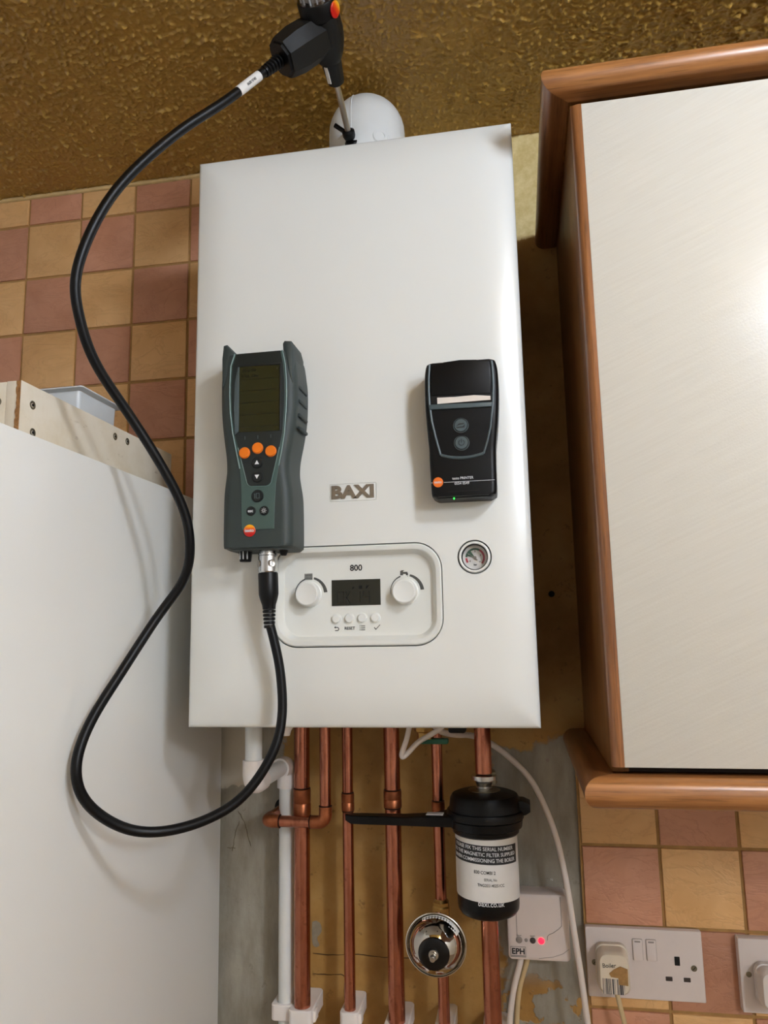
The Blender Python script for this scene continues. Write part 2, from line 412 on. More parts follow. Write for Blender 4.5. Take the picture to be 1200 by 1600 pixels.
# ceiling: artex relief as real geometry over the part in view, coarse elsewhere
def build_ceiling():
    st = .0016
    xs = [RX0, -.78] + [-.77 + i * st for i in range(int(1.38 / st))] + [.8, 1.2, RX1]
    ys = [RY0, -1.2, -.51] + [-.50 + i * st for i in range(int(.50 / st) + 1)] + [PLAST]
    V, F = [], []
    nx, ny = len(xs), len(ys); N = mnoise.noise
    for j, y in enumerate(ys):
        for i, x in enumerate(xs):
            h = 0.
            if 2 < j < ny - 1 and 1 < i < nx - 3:
                wx, wy = x + .016 * N((x * 14, y * 14, 2.)), y + .016 * N((x * 14, y * 14, 7.))
                m1 = N((wx * 80, wy * 104, 11.)); m2 = N((x * 8, y * 8, 4.))
                if m1 > -.12:
                    a = 1 - abs(N((wx * 62, wy * 98, 0.))) / .16
                    if a > 0: h += .0042 * a * a * (3 - 2 * a) * min(1, (m1 + .12) * 4) * (.75 + .6 * m2)
                b_ = N((wx * 180, wy * 220, 3.)) - .10
                if b_ > 0: h += .0090 * min(b_, .34) * (.8 - .5 * m2)
                c_ = N((x * 330, y * 330, 9.)) - .05
                if c_ > 0: h += .0016 * c_
            V.append((x, y, CEIL - h))
    for j in range(ny - 1):
        for i in range(nx - 1): k = j * nx + i; F.append((k, k + nx, k + nx + 1, k + 1))
    b0 = len(V); V += [(xs[0], ys[0], CEIL + .1), (xs[-1], ys[0], CEIL + .1), (xs[-1], ys[-1], CEIL + .1), (xs[0], ys[-1], CEIL + .1)]
    F.append((b0, b0 + 1, b0 + 2, b0 + 3))
    me = bpy.data.meshes.new('ceiling'); me.from_pydata(V, [], F)
    o = link('ceiling', me, (0, 0, 0), 'ceiling_paint', None, True, 180); struct(o)
build_ceiling()
# ---- tiles, parts of the back wall
def tile_mesh(w_, h):
    b = bmesh.new(); bmesh.ops.create_cube(b, size=1)
    for v in b.verts: v.co = (v.co.x * w_, v.co.y * .0065, v.co.z * h)
    bmesh.ops.bevel(b, geom=[e for e in b.edges if all(v.co.y < 0 for v in e.verts)], offset=.0018, segments=2, affect='EDGES', profile=.6)
    me = bpy.data.meshes.new('tile'); b.to_mesh(me); b.free()
    for p in me.polygons: p.use_smooth = True
    me.set_sharp_from_angle(angle=math.radians(50)); return me
TM = {}
def tile(x0, x1, z0, z1, pink):
    w_, h = round(x1 - x0, 4), round(z1 - z0, 4); key = (w_, h, pink)
    if key not in TM:
        TM[key] = tile_mesh(w_, h); TM[key].materials.append(MATS['tile_pink' if pink else 'tile_cream'])
    o = bpy.data.objects.new('tile', TM[key]); COL.objects.link(o)
    o.location = ((x0 + x1) / 2, .00325 + random.uniform(-.0003, .0003), (z0 + z1) / 2)
    o.rotation_euler = (random.uniform(-.006, .006), random.uniform(-.004, .004), random.uniform(-.006, .006))
    attach(o, wall)
PIT, G = .10167, .0021
x00, z00 = -.6434, 2.2279
box('grout_bed', RX0, -.128, .0028, PLAST, 1.62, CEIL, 'grout', wall, bev=0)
for k in range(-2, 5):
    xa, xb = max(x00 + k * PIT + G, RX0 + .001), x00 + (k + 1) * PIT - G
    tile(xa, xb, z00 + G, 2.2785, k % 2 == 0)
    for r in range(6): tile(xa, xb, z00 - (r + 1) * PIT + G, z00 - r * PIT - G, (k + r + 1) % 2 == 0)
cols = [.2502, .3526, .4543, .5560, .6577]; rows = [1.3143, 1.2127, 1.1110, 1.0094, .9077]
box('grout_bed', .2490, .66, .0028, PLAST, .9077, 1.36, 'grout', wall, bev=0)
for i in range(4):
    for j in range(4): tile(cols[i] + G, cols[i + 1] - G, rows[j + 1] + G, rows[j] - G, (i + j) % 2 == 1)
    tile(cols[i] + G, cols[i + 1] - G, 1.3143 + G, 1.358, i % 2 == 0)
# sealant bead where tiles meet ceiling
pts = [(RX0 + .002 + i * .012, .0005 + .0012 * mnoise.noise((i * .7, 0, 0)), 2.2828 + .0012 * mnoise.noise((i * .9, 3, 0))) for i in range(62)]
sweep('sealant_bead', pts, .0042, 'sealant', wall, n=8)
cyl('rawlplug_hole', (.2298, PLAST - .0006, 1.554), (.2298, PLAST + .001, 1.554), .0045, 'hole_dark', wall, n=14)
cyl('rawlplug_hole', (.212, PLAST - .0006, 1.322), (.212, PLAST + .001, 1.322), .0025, 'button_grey', wall, n=12)

# cracks and a knocked-out patch in the bare plaster
for cr in ([(-.1298, 1.0535), (-.1007, 1.0525), (-.0635, 1.0552), (-.0267, 1.0529), (.0096, 1.0539)], [(-.1299, 1.0265), (-.1084, 1.026), (-.0851, 1.0264), (-.0844, 1.009), (-.0836, .9941)],
           [(-.2444, 1.2445), (-.2342, 1.2284), (-.2291, 1.2105), (-.2239, 1.1954)], [(-.2412, 1.2301), (-.2481, 1.2145), (-.2527, 1.1874)], [(-.2610, 1.1923), (-.2478, 1.192)]):
    P_ = [(x + .0010 * mnoise.noise((i * 1.3, x * 90, 0)), PLAST, z + .0012 * mnoise.noise((i * 1.7, z * 90, 5))) for i, (x, z) in enumerate([(v.x, v.z) for v in spline([(x, 0, z) for x, z in cr], 5)])]
    sweep('plaster_crack', P_, lambda t_: .0004 + .0003 * abs(math.sin(t_ * 9)), 'hole_brown' if cr[0][0] > -.2 else 'crack_grey', wall, 6)
def ragged(name, pts, mat, th):
    P_ = [(v.x + .0009 * mnoise.noise((i * 2.1, 1, 0)), v.z + .0009 * mnoise.noise((i * 2.1, 8, 0))) for i, v in enumerate(spline([(x, 0, z) for x, z in pts + pts[:1]], 4)[:-1])]
    prism(name, P_, PLAST + .001, PLAST - th, mat, wall)
ragged('broken_plaster', [(-.1306, 1.095), (-.1240, 1.0965), (-.1185, 1.0925), (-.1170, 1.0825), (-.1235, 1.0735), (-.1200, 1.0645), (-.126, 1.0617), (-.1307, 1.0696)], 'filler_grey', .0009)
# ---- the ceiling lamp (out of frame, lights the room); second globe added as fill
for (lx, ly, lz, lr), where in zip(LAMPS, ('small round white globe lamp on the ceiling near the cupboard', 'larger unseen globe lamp at the back of the room, added as fill light')):
    L = thing('ceiling_lamp', where, 'lamp', (lx, ly, CEIL))
    lathe('base', (lx, ly, CEIL - .0035), (0, 0, -1), [(0, .060), (.010, .060), (.013, .054), (CEIL - .0035 - lz - lr * .88, .045)], 'lamp_white', L, 32)
    lathe('globe', (lx, ly, lz), (0, 0, -1), [(-lr * math.cos(math.pi * k / 14), lr * math.sin(math.pi * k / 14)) for k in range(2, 14)] + [(lr, .0005)], 'lamp_globe', L, 24)

# ================================================================== BOILER
BZ0, BZ1, BX, BCX = 1.3985, 2.1205, .2033, -.0030
B = thing('boiler', 'white wall-hung gas boiler with recessed control panel and pressure gauge', 'boiler', (0, -.13, BZ0))
def build_casing():
    e = [0, .0004, .0010, .0018, .0028, .004, .0065, .010, .014, .019, .025, .032, .040, .050]
    def axis(L_):
        mid = [.050 + (L_ - .1) * k / max(2, int((L_ - .1) / .02)) for k in range(1, max(2, int((L_ - .1) / .02)))]
        return e + mid + [L_ - v for v in reversed(e)]
    ax, az = axis(2 * BX), axis(BZ1 - BZ0); V, F = [], []
    def dep(d):
        s = max(0, 1 - d / .05); y = .0100 * s ** 1.9
        if d < .004: y += .004 * (1 - math.sqrt(max(0, 1 - (1 - d / .004) ** 2)))
        return y
    nx, nz = len(ax), len(az)
    for j, z in enumerate(az):
        for i, x in enumerate(ax):
            V.append((BCX - BX + x, YF + dep(min(x, 2 * BX - x, z, BZ1 - BZ0 - z)), BZ0 + z))
    for j in range(nz - 1):
        for i in range(nx - 1): k = j * nx + i; F.append((k, k + 1, k + nx + 1, k + nx))
    ring = [i for i in range(nx)] + [j * nx + nx - 1 for j in range(1, nz)] + [(nz - 1) * nx + i for i in range(nx - 2, -1, -1)] + [j * nx for j in range(nz - 2, 0, -1)]
    b0 = len(V); V += [(V[i][0], PLAST - .002, V[i][2]) for i in ring]; n = len(ring)
    for k in range(n): F.append((ring[k], b0 + k, b0 + (k + 1) % n, ring[(k + 1) % n]))
    F.append(tuple(b0 + k for k in range(n)))
    return finish('casing', V, F, 'boiler_white', B, angle=40)
casing = build_casing()
PCX, PCZ, PW, PH, PR = -.0005, 1.5470, .198, .1145, .030
def cutter(ring, ya, yb): return loft('cutter', [[(x, ya, z) for x, z in ring], [(x, yb, z) for x, z in ring]], None)
cut(casing, cutter(rr2(PCX, PCZ, PW + .0022, PH + .0022, PR + .001), YF + .03, YF - .03))
GX, GZ = .1363, 1.5861
cut(casing, cutter(rr2(GX, GZ, .0384, .0384, .0191, 10), YF + .025, YF - .03))
cut(casing, cutter(rr2(-.0023, 1.6668, .0562, .0212, .0015, 4), YF + .0012, YF - .03))
resmooth(casing, 40)
# control panel
FL = YF + .0105
CP = loft('control_panel', [[(x, y, z) for x, z in rr2(PCX, PCZ, PW - 2 * i, PH - 2 * i, PR - i * .8)] for i, y in
     ((.0004, YF + .028), (.0000, YF + .0015), (.0006, YF + .0004), (.0016, YF - .0002), (.0050, YF + .0000), (.0064, YF + .0006), (.0075, YF + .0022), (.0105, YF + .0088), (.0112, YF + .0100), (.0124, FL))], 'panel_white', B)
lab(CP, 'recessed white control panel with two knobs, display and four buttons')
for kx in (-.0577, .0558):
    lathe('knob', (kx, FL, 1.5500), (0, -1, 0), [(0, .0150), (.0025, .0150), (.0030, .0140), (.0125, .0137), (.0139, .0130), (.0142, .0120), (.0136, .0100), (.0134, .0)], 'knob_white', CP, 40, (True, False))
    arc_strip('dial_mark', kx, 1.5505, 192, 108, .0172, .0174, .0172, .0188, FL - .0003, 'print_grey', CP)
    arc_strip('dial_mark', kx, 1.5505, 74, 4, .0176, .0200, .0172, .0214, FL - .0003, 'print_grey', CP)
quads('radiator_icon', [(-.0637 + k * .00165, -.0637 + k * .00165 + .0011, 1.5668, 1.5742) for k in range(6)] + [(-.0637, -.0543, 1.5686, 1.5690), (-.0637, -.0543, 1.5720, 1.5724)], FL - .0003, 'print_grey', CP)
quads('tap_icon', [(.0500, .0534, 1.5688, 1.5738), (.0534, .0584, 1.5702, 1.5726), (.0566, .0590, 1.5686, 1.5714), (.0512, .0545, 1.5738, 1.5746), (.0582, .0589, 1.5672, 1.5679)], FL - .0003, 'print_grey', CP)
D = prism('display', [(-.0310, 1.5358), (.0266, 1.5358), (.0266, 1.5656), (-.0310, 1.5656)], FL + .001, FL - .0006, 'lcd', CP)
def seg7(x, z, w_, h, segs, t_=.0007):
    S = {'a': (x, x + w_, z + h - t_, z + h), 'd': (x, x + w_, z, z + t_), 'g': (x, x + w_, z + h / 2 - t_ / 2, z + h / 2 + t_ / 2), 'f': (x, x + t_, z + h / 2, z + h), 'e': (x, x + t_, z, z + h / 2), 'b': (x + w_ - t_, x + w_, z + h / 2, z + h), 'c': (x + w_ - t_, x + w_, z, z + h / 2)}
    return [S[s] for s in segs]
zz = 1.5382
quads('display_digits', seg7(-.0242, zz, .0078, .0138, 'abcdef') + seg7(-.0142, zz, .0001, .0138, 'fe') +
      [((-.0140, zz + .0065), (-.0132, zz + .0065), (-.0086, zz + .0138), (-.0096, zz + .0138)), ((-.0140, zz + .0075), (-.0132, zz + .0075), (-.0086, zz), (-.0096, zz))] +
      [(-.0062, -.0054, zz + .003, zz + .0038), (-.0062, -.0054, zz + .0095, zz + .0103)] + seg7(.0022, zz, .0007, .0138, 'fe') + seg7(.0062, zz, .0076, .0138, 'fgbc') +
      [(.0012, .0052, 1.5545, 1.5585), ((.0095, 1.5545), (.0102, 1.5545), (.0140, 1.5585), (.0100, 1.5585)), ((-.0065, 1.5542), (-.0038, 1.5570), (-.0062, 1.5570))], FL - .00085, 'lcd_ink', D, .0002)
for bx in (-.0255, -.0102, .0049, .0201):
    lathe('button', (bx, FL, 1.5212), (0, -1, 0), [(0, .0059), (.0009, .0057), (.0011, .0052), (.0009, .0050), (.0030, .0048), (.0034, .0043), (.0034, 0)], 'knob_white', CP, 28, (True, False))
text('model_number', '800', .0098, -.0018, 1.5789, FL - .0002, 'print_black', CP, offset=.0002)
text('reset_lettering', 'RESET', .0047, -.0102, 1.5097, FL - .0002, 'print_black', CP, offset=.00006)
quads('menu_icon', [(.0030, .0078, 1.5118 - k * .0022, 1.5126 - k * .0022) for k in range(3)] + [(.0014, .0023, 1.5118 - k * .0022, 1.5126 - k * .0022) for k in range(3)], FL - .0003, 'print_black', CP)
quads('tick_icon', [((.0182, 1.5100), (.0189, 1.5106), (.0205, 1.5086), (.0204, 1.5074)), ((.0204, 1.5074), (.0205, 1.5086), (.0250, 1.5134), (.0256, 1.5130))], FL - .0003, 'print_black', CP)
arc_strip('back_icon', -.0250, 1.5093, 90, -90, .0014, .0022, .0014, .0022, FL - .0003, 'print_black', CP)
quads('back_icon', [(-.0276, -.0250, 1.5107, 1.5115), (-.0276, -.0250, 1.5071, 1.5079), ((-.0286, 1.5111), (-.0268, 1.5097), (-.0268, 1.5125))], FL - .0003, 'print_black', CP)
# badge
BD = rrbox('badge', -.0023, 1.6668, .0548, .0200, .0012, YF + .0012, YF + .0002, 'knob_white', B, .0004)
text('badge_lettering', 'BAXI', .0205, -.0023, 1.6666, YF - .0003, 'badge_taupe', BD, ext=.0008, offset=.0007, width=.0505, bevel=.0002)
# gauge
GA = lathe('pressure_gauge', (GX, YF + .015, GZ), (0, -1, 0), [(0, .0178), (.0140, .0178), (.0158, .0172), (.0162, .0162), (.0158, .0150), (.0105, .0140), (.0040, .0136)], 'knob_white', B, 48, (True, False))
lathe('gauge_rim', (GX, YF + .015, GZ), (0, -1, 0), [(.0136, .0151), (.0152, .0151), (.0152, .0142), (.0100, .0136)], 'seam_dark', GA, 48, (False, False))
yd = YF + .0105
cyl('dial_face', (GX, yd + .003, GZ), (GX, yd, GZ), .0137, 'label_white', GA, 48)
arc_strip('green_band', GX, GZ, 175, 58, .0088, .0110, .0088, .0110, yd - .0003, 'gauge_green', GA)
arc_strip('red_band', GX, GZ, 58, -42, .0088, .0110, .0088, .0110, yd - .0003, 'gauge_red', GA)
arc_strip('red_band', GX, GZ, 212, 182, .0088, .0110, .0088, .0110, yd - .0003, 'gauge_red', GA)
quads('limit_hand', [((GX, GZ), (GX - .0108, GZ + .0026), (GX - .0098, GZ + .0050)), ((GX, GZ), (GX - .0090, GZ + .0062), (GX - .0056, GZ + .0090))], yd - .0007, 'gauge_green', GA)
quads('needle', [((GX + .0030, GZ - .0024), (GX + .0022, GZ - .0032), (GX - .0092, GZ + .0056), (GX - .0090, GZ + .0060))], yd - .0012, 'gauge_grey', GA)
cyl('needle_hub', (GX, yd, GZ), (GX, yd - .0016, GZ), .0016, 'gauge_grey', GA, 16)
for s_, dx, dz in (('0', -.0058, -.0040), ('1', -.0062, .0036), ('2', 0, .0072), ('3', .0062, .0026), ('4', .0052, -.0048)):
    text('dial_number', s_, .0026, GX + dx, GZ + dz, yd - .0002, 'print_black', GA, offset=.0001)
text('dial_unit', 'bar', .0028, GX, GZ - .0080, yd - .0002, 'print_black', GA, offset=.0001)
cyl('gauge_glass', (GX, yd - .0022, GZ), (GX, yd - .0027, GZ), .0139, 'gauge_glass', GA, 48)
# underside fittings
box('base_plate', -.045, .062, -.215, -.120, 1.3935, 1.3995, 'boiler_white', B, .001)
lathe('drain_nozzle', (-.104, -.200, 1.400), (0, 0, -1), [(0, .010), (.006, .010), (.012, .006), (.018, .004)], 'clip_white', B, 16)
box('cable_gland', .094, .115, -.205, -.185, 1.386, 1.400, 'black_plastic', B, .003)
lathe('outlet_gasket', (-.154, -.175, 1.400), (0, 0, -1), [(0, .018), (.004, .018), (.005, .0125)], 'black_rubber', B, 24)
lathe('outlet_gasket', (.127, -.078, 1.400), (0, 0, -1), [(0, .016), (.004, .016), (.005, .0122)], 'black_rubber', B, 24)

# ================================================================== FLUE
FX, FY, FR = .001, -.158, .0535
FU = thing('flue_elbow', 'white rounded flue elbow on top of the boiler', 'flue', (FX, FY, BZ1))
fc = 2.2005
pr = [(0, .058), (.012, .058), (.014, FR), (fc - BZ1, FR)] + [(fc - BZ1 + FR * math.sin(a), FR * math.cos(a)) for a in [math.pi / 2 * k / 10 for k in range(1, 11)]]
lathe('elbow', (FX, FY, BZ1), (0, 0, 1), [p if p[1] > 1e-4 else (p[0], 1e-4) for p in pr], 'flue_white', FU, 56)
cyl('flue_pipe', (FX, FY + .012, fc), (FX, PLAST - .001, fc), .050, 'flue_white', FU, 48)
# mould seam line over the dome
seam = [(FX - .012, FY - math.cos(a) * (FR + .0001) * .975, fc + math.sin(a) * (FR + .0001) * .975) for a in [math.radians(-40 + 130 * k / 24) for k in range(25)]]
seam = [(p[0], p[1] if p[2] > fc else FY - math.sqrt(FR ** 2 - .012 ** 2), p[2]) for p in seam]
sweep('mould_seam', seam, .0008, 'flue_white', FU, n=6)
lathe('sampling_port', (-.0100, -.2020, 2.1560), (-.05, -.90, .36), [(0, .0100), (.006, .0100), (.009, .0080)], 'black_rubber', FU, 20)
SP = lathe('sampling_cap', (.0265, -.2010, 2.1640), (.45, -.9, .1), [(0, .0110), (.003, .0110), (.0042, .0100), (.0042, .0062), (.0030, .0058), (.0030, 0)], 'flue_white', FU, 28, (True, False))

# ================================================================== PROBE with hose
T = Vector((-.0126, -.2065, 2.1609)); E_ = Vector((-.0158, -.375, 2.2313)); ax = (E_ - T).normalized(); LEN = (E_ - T).length
PB = thing('flue_gas_probe', 'black pistol-shaped gas sampling probe with steel tube stuck into the flue', 'probe', tuple(T))
at_ = lambda s: T + ax * (LEN * s)
cyl('sampling_tube', at_(.02), at_(.47), .0040, 'steel', PB, 20)
lathe('depth_stop', at_(.0) + ax * .004, ax, [(0, .007), (.004, .0085), (.010, .0085), (.012, .0055)], 'black_rubber', PB, 20)
cyl('stop_screw', at_(.06) + Vector((-.004, 0, .002)), at_(.06) + Vector((-.018, -.004, .012)), .0030, 'black_rubber', PB, 14)
NC = lathe('nose_cone', at_(.425), ax, [(0, .0075), (.0015, .0096), (.006, .0108), (.030, .0128), (.034, .0135)], 'handle_black', PB, 32)
side = ax.cross(Vector((0, 0, 1))).normalized()      # points to the viewer's left or right
if side.x > 0: side = -side
upv = side.cross(ax).normalized()
if upv.z < 0: upv = -upv
def ringpoly(c, u, v, pts): return [c + u * a + v * b for a, b in pts]
octa = lambda a, b: [(a * x, b * y) for x, y in ((1, .45), (.5, 1), (-.5, 1), (-1, .45), (-1, -.45), (-.5, -1), (.5, -1), (1, -.45))]
# body of the pistol along the tube axis
def rsq(a, b, n=24, p=3.2):
    o_ = []
    for k in range(n):
        an = 2 * math.pi * k / n; c_, s_ = math.cos(an), math.sin(an)
        o_.append((a * math.copysign(abs(c_) ** (2 / p), c_), b * math.copysign(abs(s_) ** (2 / p), s_)))
    return o_
bd = [(.590, .0134, .0134), (.63, .0175, .0170), (.69, .0210, .0195), (.76, .0225, .0210), (.83, .0222, .0210), (.88, .0215, .0205)]
loft('body', [ringpoly(at_(s), side, upv, rsq(a, b)) for s, a, b in bd], 'handle_black', PB, angle=45)
# grip: eight sided block leaving the body towards the hose
g0 = at_(.77); g1 = Vector((-.0640, -.3600, 2.1650)); gd = (g1 - g0).normalized(); gu = (ax - gd * ax.dot(gd)).normalized(); gv = gd.cross(gu)
gl = (g1 - g0).length
grip = loft('grip', [ringpoly(g0 + gd * (gl * s), gu, gv, octa(a, b)) for s, a, b in ((.05, .020, .019), (.35, .0235, .0215), (.62, .0238, .0220), (.86, .0215, .0205), (.92, .0205, .0195))], 'handle_black', PB, angle=28)
loft('grip_end', [ringpoly(g0 + gd * (gl * s), gu, gv, octa(a, b)) for s, a, b in ((.90, .0185, .0175), (.96, .0170, .0160))], 'black_rubber', PB, angle=28)
lathe('collar', at_(.855), ax, [(0, .0200), (.004, .0232), (.020, .0232), (.022, .0222)], 'black_plastic', PB, 40)
CH = lathe('filter_chamber', at_(.975), ax, [(0, .0215), (.040, .0208), (.044, .0180)], 'chamber_clear', PB, 40)
lathe('filter_core', at_(.975) + ax * .001, ax, [(0, .0150), (.038, .0145)], 'button_grey', CH, 24)
for k in range(14):
    an = 2 * math.pi * k / 14; q = (side * math.cos(an) + upv * math.sin(an)) * .0185; cyl('chamber_rib', at_(.98) + q, at_(.98) + q + ax * .034, .0010, 'tray_white', CH, 6)
# round red badge on the collar, facing the camera side
bq = at_(.915); toward = (Vector((.1833, -1.115, 1.507)) - bq); toward = (toward - ax * toward.dot(ax)).normalized(); sd = ax.cross(toward).normalized()
if sd.x < 0: sd = -sd
bn = (toward * .62 + sd * .78).normalized()
LB = lathe('logo_badge', bq + bn * .0228, bn, [(0, .0088), (.0012, .0088), (.0018, .0080)], 'logo_red', PB, 28)
# white type label on the nose cone
ln = (toward * .72 - sd * .69).normalized(); lc = at_(.52) + ln * .0122; lt = ax.cross(ln).normalized()
loft('type_label', [[lc + ax * a + lt * b + ln * h for a, b in ((-.0100, -.0026), (.0100, -.0026), (.0100, .0026), (-.0100, .0026))] for h in (-.0006, .0004)], 'label_white', PB)
# hose
CAB = [(-0.0827, -0.3733, 2.1386), (-0.115, -0.3972, 2.0915), (-0.1553, -0.4224, 2.0443), (-0.1975, -0.4504, 1.9794), (-0.2218, -0.4663, 1.9231), (-0.2392, -0.4702, 1.8642), (-0.2397, -0.4584, 1.8219), (-0.2339, -0.4357, 1.7822), (-0.2163, -0.4002, 1.7401), (-0.1954, -0.3741, 1.696), (-0.177, -0.3476, 1.6467), (-0.1728, -0.3351, 1.6054), (-0.1831, -0.3258, 1.5673), (-0.2105, -0.3342, 1.5254), (-0.2331, -0.3651, 1.4687), (-0.246, -0.4008, 1.4206), (-0.249, -0.4176, 1.3803), (-0.2431, -0.4058, 1.3452), (-0.2193, -0.3796, 1.3167), (-0.1889, -0.3574, 1.3076), (-0.1496, -0.3362, 1.3147), (-0.1147, -0.3179, 1.3351), (-0.0876, -0.3042, 1.3757), (-0.0789, -0.2955, 1.4151), (-0.0815, -0.2944, 1.4633), (-0.0885, -0.2961, 1.4984), (-.0926, -.2975, 1.5150)]
gexit = g0 + gd * (gl * .95)
path = smooth_path(spline([tuple(gexit)] + CAB, 8), 6)
HO = lab(sweep('hose', path, .0053, 'black_rubber', PB, 16), 'long black rubber hose looping from probe down to analyser')
# strain relief rings at the grip
hd = (path[14] - path[0]).normalized()
for k in range(6):
    lathe('strain_relief', gexit + hd * (.003 + k * .0048), hd, [(0, .0064), (.0008, .0080 - k * .0003), (.0026, .0080 - k * .0003), (.0034, .0062)], 'black_rubber', HO, 20)
# paper tag wrapped round the hose
i0 = 8; sweep('hose_tag', path[i0:i0 + 6], .0056, 'label_white', HO, 16)
hp = (path[i0 + 2] + path[i0 + 3]) / 2; hdir = (path[i0 + 5] - path[i0]).normalized(); tw = (Vector((.1833, -1.115, 1.507)) - hp); tw = (tw - hdir * tw.dot(hdir)).normalized(); hs = hdir.cross(tw)
if hs.z < 0: hs = -hs
hx = hdir if hdir.x > 0 else -hdir
text('tag_lettering', '0600 9740', .0042, 0, 0, 0, 'print_black', HO, width=.015, mapf=lambda v: tuple(hp + hx * v[0] + hs * v[1] + tw * (.0058 + v[2])))
# plug at the analyser
PX, PY = -.0957, -.2970
pd = Vector((.034, -.004, -1)).normalized()
PL = lathe('plug_collar', (PX, PY, 1.6010), (0.01, 0, -1), [(0, .0098), (.006, .0098), (.0062, .0112), (.0075, .0112), (.0076, .0104), (.0085, .0110), (.026, .0112), (.027, .0105), (.031, .0100)], 'connector_metal', PB, 32)
for an in (-50, 40): 
    nn = Vector((math.sin(math.radians(an)), -math.cos(math.radians(an)), 0)); lathe('collar_dimple', Vector((PX, PY, 1.5838)) + nn * .0108, nn, [(0, .0044), (.0008, .0040), (.0003, .0025)], 'steel', PL, 18)
lathe('plug_boot', (PX + .0003, PY, 1.5735), pd, [(0, .0108), (.001, .0113), (.024, .0112), (.030, .0098), (.036, .0078), (.041, .0073)], 'black_rubber', PB, 32)
for k in range(5):
    lathe('plug_relief', Vector((PX + .0003, PY, 1.5735)) + pd * (.0415 + k * .0042), pd, [(0, .0058), (.0006, .0074 - k * .0003), (.0030, .0074 - k * .0003), (.0036, .0056)], 'black_rubber', HO, 20)

# ================================================================== GAS ANALYSER
yA = YF - .055
AN = thing('flue_gas_analyser', 'grey-green handheld gas analyser with orange keys stuck to the boiler front', 'gas analyser', (-.1015, YF, 1.598))
prof = [(1.5985, -.1365, -.0650), (1.6005, -.1400, -.0620), (1.605, -.1422, -.0604), (1.640, -.1424, -.0604), (1.662, -.1420, -.0612), (1.680, -.1402, -.0640), (1.690, -.1393, -.0650), (1.705, -.1400, -.0640), (1.725, -.1428, -.0600), (1.745, -.1452, -.0566), (1.765, -.1466, -.0552), (1.790, -.1470, -.0550), (1.805, -.1460, -.0565), (1.818, -.1448, -.0582), (1.824, -.1436, -.0596), (1.826, -.1410, -.0620)]
def secring(xl, xr, yb, yf, z, rf=.012, rb=.004, n=6):
    P = []
    for cx, cy, r, a0 in ((xr - rf, yf + rf, rf, 270), (xr - rb, yb - rb, rb, 0), (xl + rb, yb - rb, rb, 90), (xl + rf, yf + rf, rf, 180)):
        for k in range(n + 1):
            a = math.radians(a0 + 90 * k / n); P.append((cx + r * math.cos(a), cy + r * math.sin(a), z))
    return P
def smoothprof(P, sub=4):
    o_ = spline([(p[1], p[2], p[0]) for p in P], sub); return [(v.z, v.x, v.y) for v in o_]
loft('body', [secring(a, b, YF - .0003, yA + (.004 if z < 1.6 or z > 1.8255 else 0), z) for z, a, b in smoothprof(prof, 3)], 'an_body', AN, angle=40)
prism('bumper_horn', [(-.1440, 1.785), (-.1446, 1.822), (-.1430, 1.8385), (-.1385, 1.8395), (-.1285, 1.828), (-.1290, 1.818), (-.1340, 1.800)], YF - .012, yA + .0004, 'an_body', AN, .005)
prism('bumper_horn', [(-.0655, 1.800), (-.0700, 1.818), (-.0712, 1.8350), (-.0690, 1.8385), (-.0610, 1.8375), (-.0580, 1.826), (-.0585, 1.785)], YF - .012, yA + .0004, 'an_body', AN, .005)
fl = [(-.1276, 1.8255), (-.1322, 1.8115), (-.1331, 1.7900), (-.1331, 1.7752), (-.1320, 1.7550), (-.1291, 1.7324), (-.1240, 1.7080), (-.1200, 1.6899), (-.1183, 1.6700), (-.1178, 1.6450), (-.1172, 1.6200)]
fr = [(-.0795, 1.6200), (-.0790, 1.6450), (-.0778, 1.6700), (-.0743, 1.6910), (-.0710, 1.7080), (-.0677, 1.7283), (-.0658, 1.7550), (-.0652, 1.7750), (-.0655, 1.7900), (-.0669, 1.8090), (-.0703, 1.8255)]
FP = prism('face_panel', fl + fr, yA + .004, yA - .0008, 'an_face', AN, .0004)
sh = lambda P, d: [(x + d, z) for x, z in P]
prism('keypad_panel', sh(fl[:6], .0022) + [(-.1222, 1.7140), (-.1113, 1.6729), (-.1095, 1.6700), (-.1062, 1.6685), (-.0885, 1.6682), (-.0850, 1.6695), (-.0828, 1.6725), (-.0735, 1.7120)] + sh(fr[5:], -.0022), yA + .002, yA - .0012, 'an_dark', FP, .0003)
def rail(pts, w_=.0008): return sweep('trim_line', [(x, yA - .0010, z) for x, z in pts], w_, 'an_line', FP, 6)
rail(fl[:8]); rail(fr[3:])
sweep('trim_line', [(x, yA - .0012, z) for x, z in ((-.1222, 1.7140), (-.1113, 1.6729), (-.1095, 1.6700), (-.1062, 1.6685), (-.0885, 1.6682), (-.0850, 1.6695), (-.0828, 1.6725), (-.0735, 1.7120))], .0005, 'an_line', FP, 6)
SC = prism('screen', [(-.1212, 1.7320), (-.0734, 1.7310), (-.0734, 1.8086), (-.1212, 1.8096)], yA + .001, yA - .0015, 'an_lcd', AN)
prism('screen_bezel', [(-.1262, 1.7290), (-.1214, 1.7330), (-.1214, 1.8094), (-.1232, 1.8094), (-.1268, 1.7900), (-.1275, 1.7600)], yA + .001, yA - .0024, 'slate_grey', AN, .0006)
prism('screen_bezel', [(-.1232, 1.8094), (-.0715, 1.8084), (-.0715, 1.8106), (-.1232, 1.8118)], yA + .001, yA - .0024, 'an_key', AN, .0006)
prism('screen_bezel', [(-.0733, 1.7310), (-.0715, 1.7310), (-.0712, 1.8084), (-.0733, 1.8084)], yA + .001, yA - .0024, 'an_key', AN, .0005)
text('screen_lettering', 'Flue Sel', .0055, -.1182, 1.8046, yA - .0016, 'an_lcd_ink', SC, align='LEFT', offset=.00012)
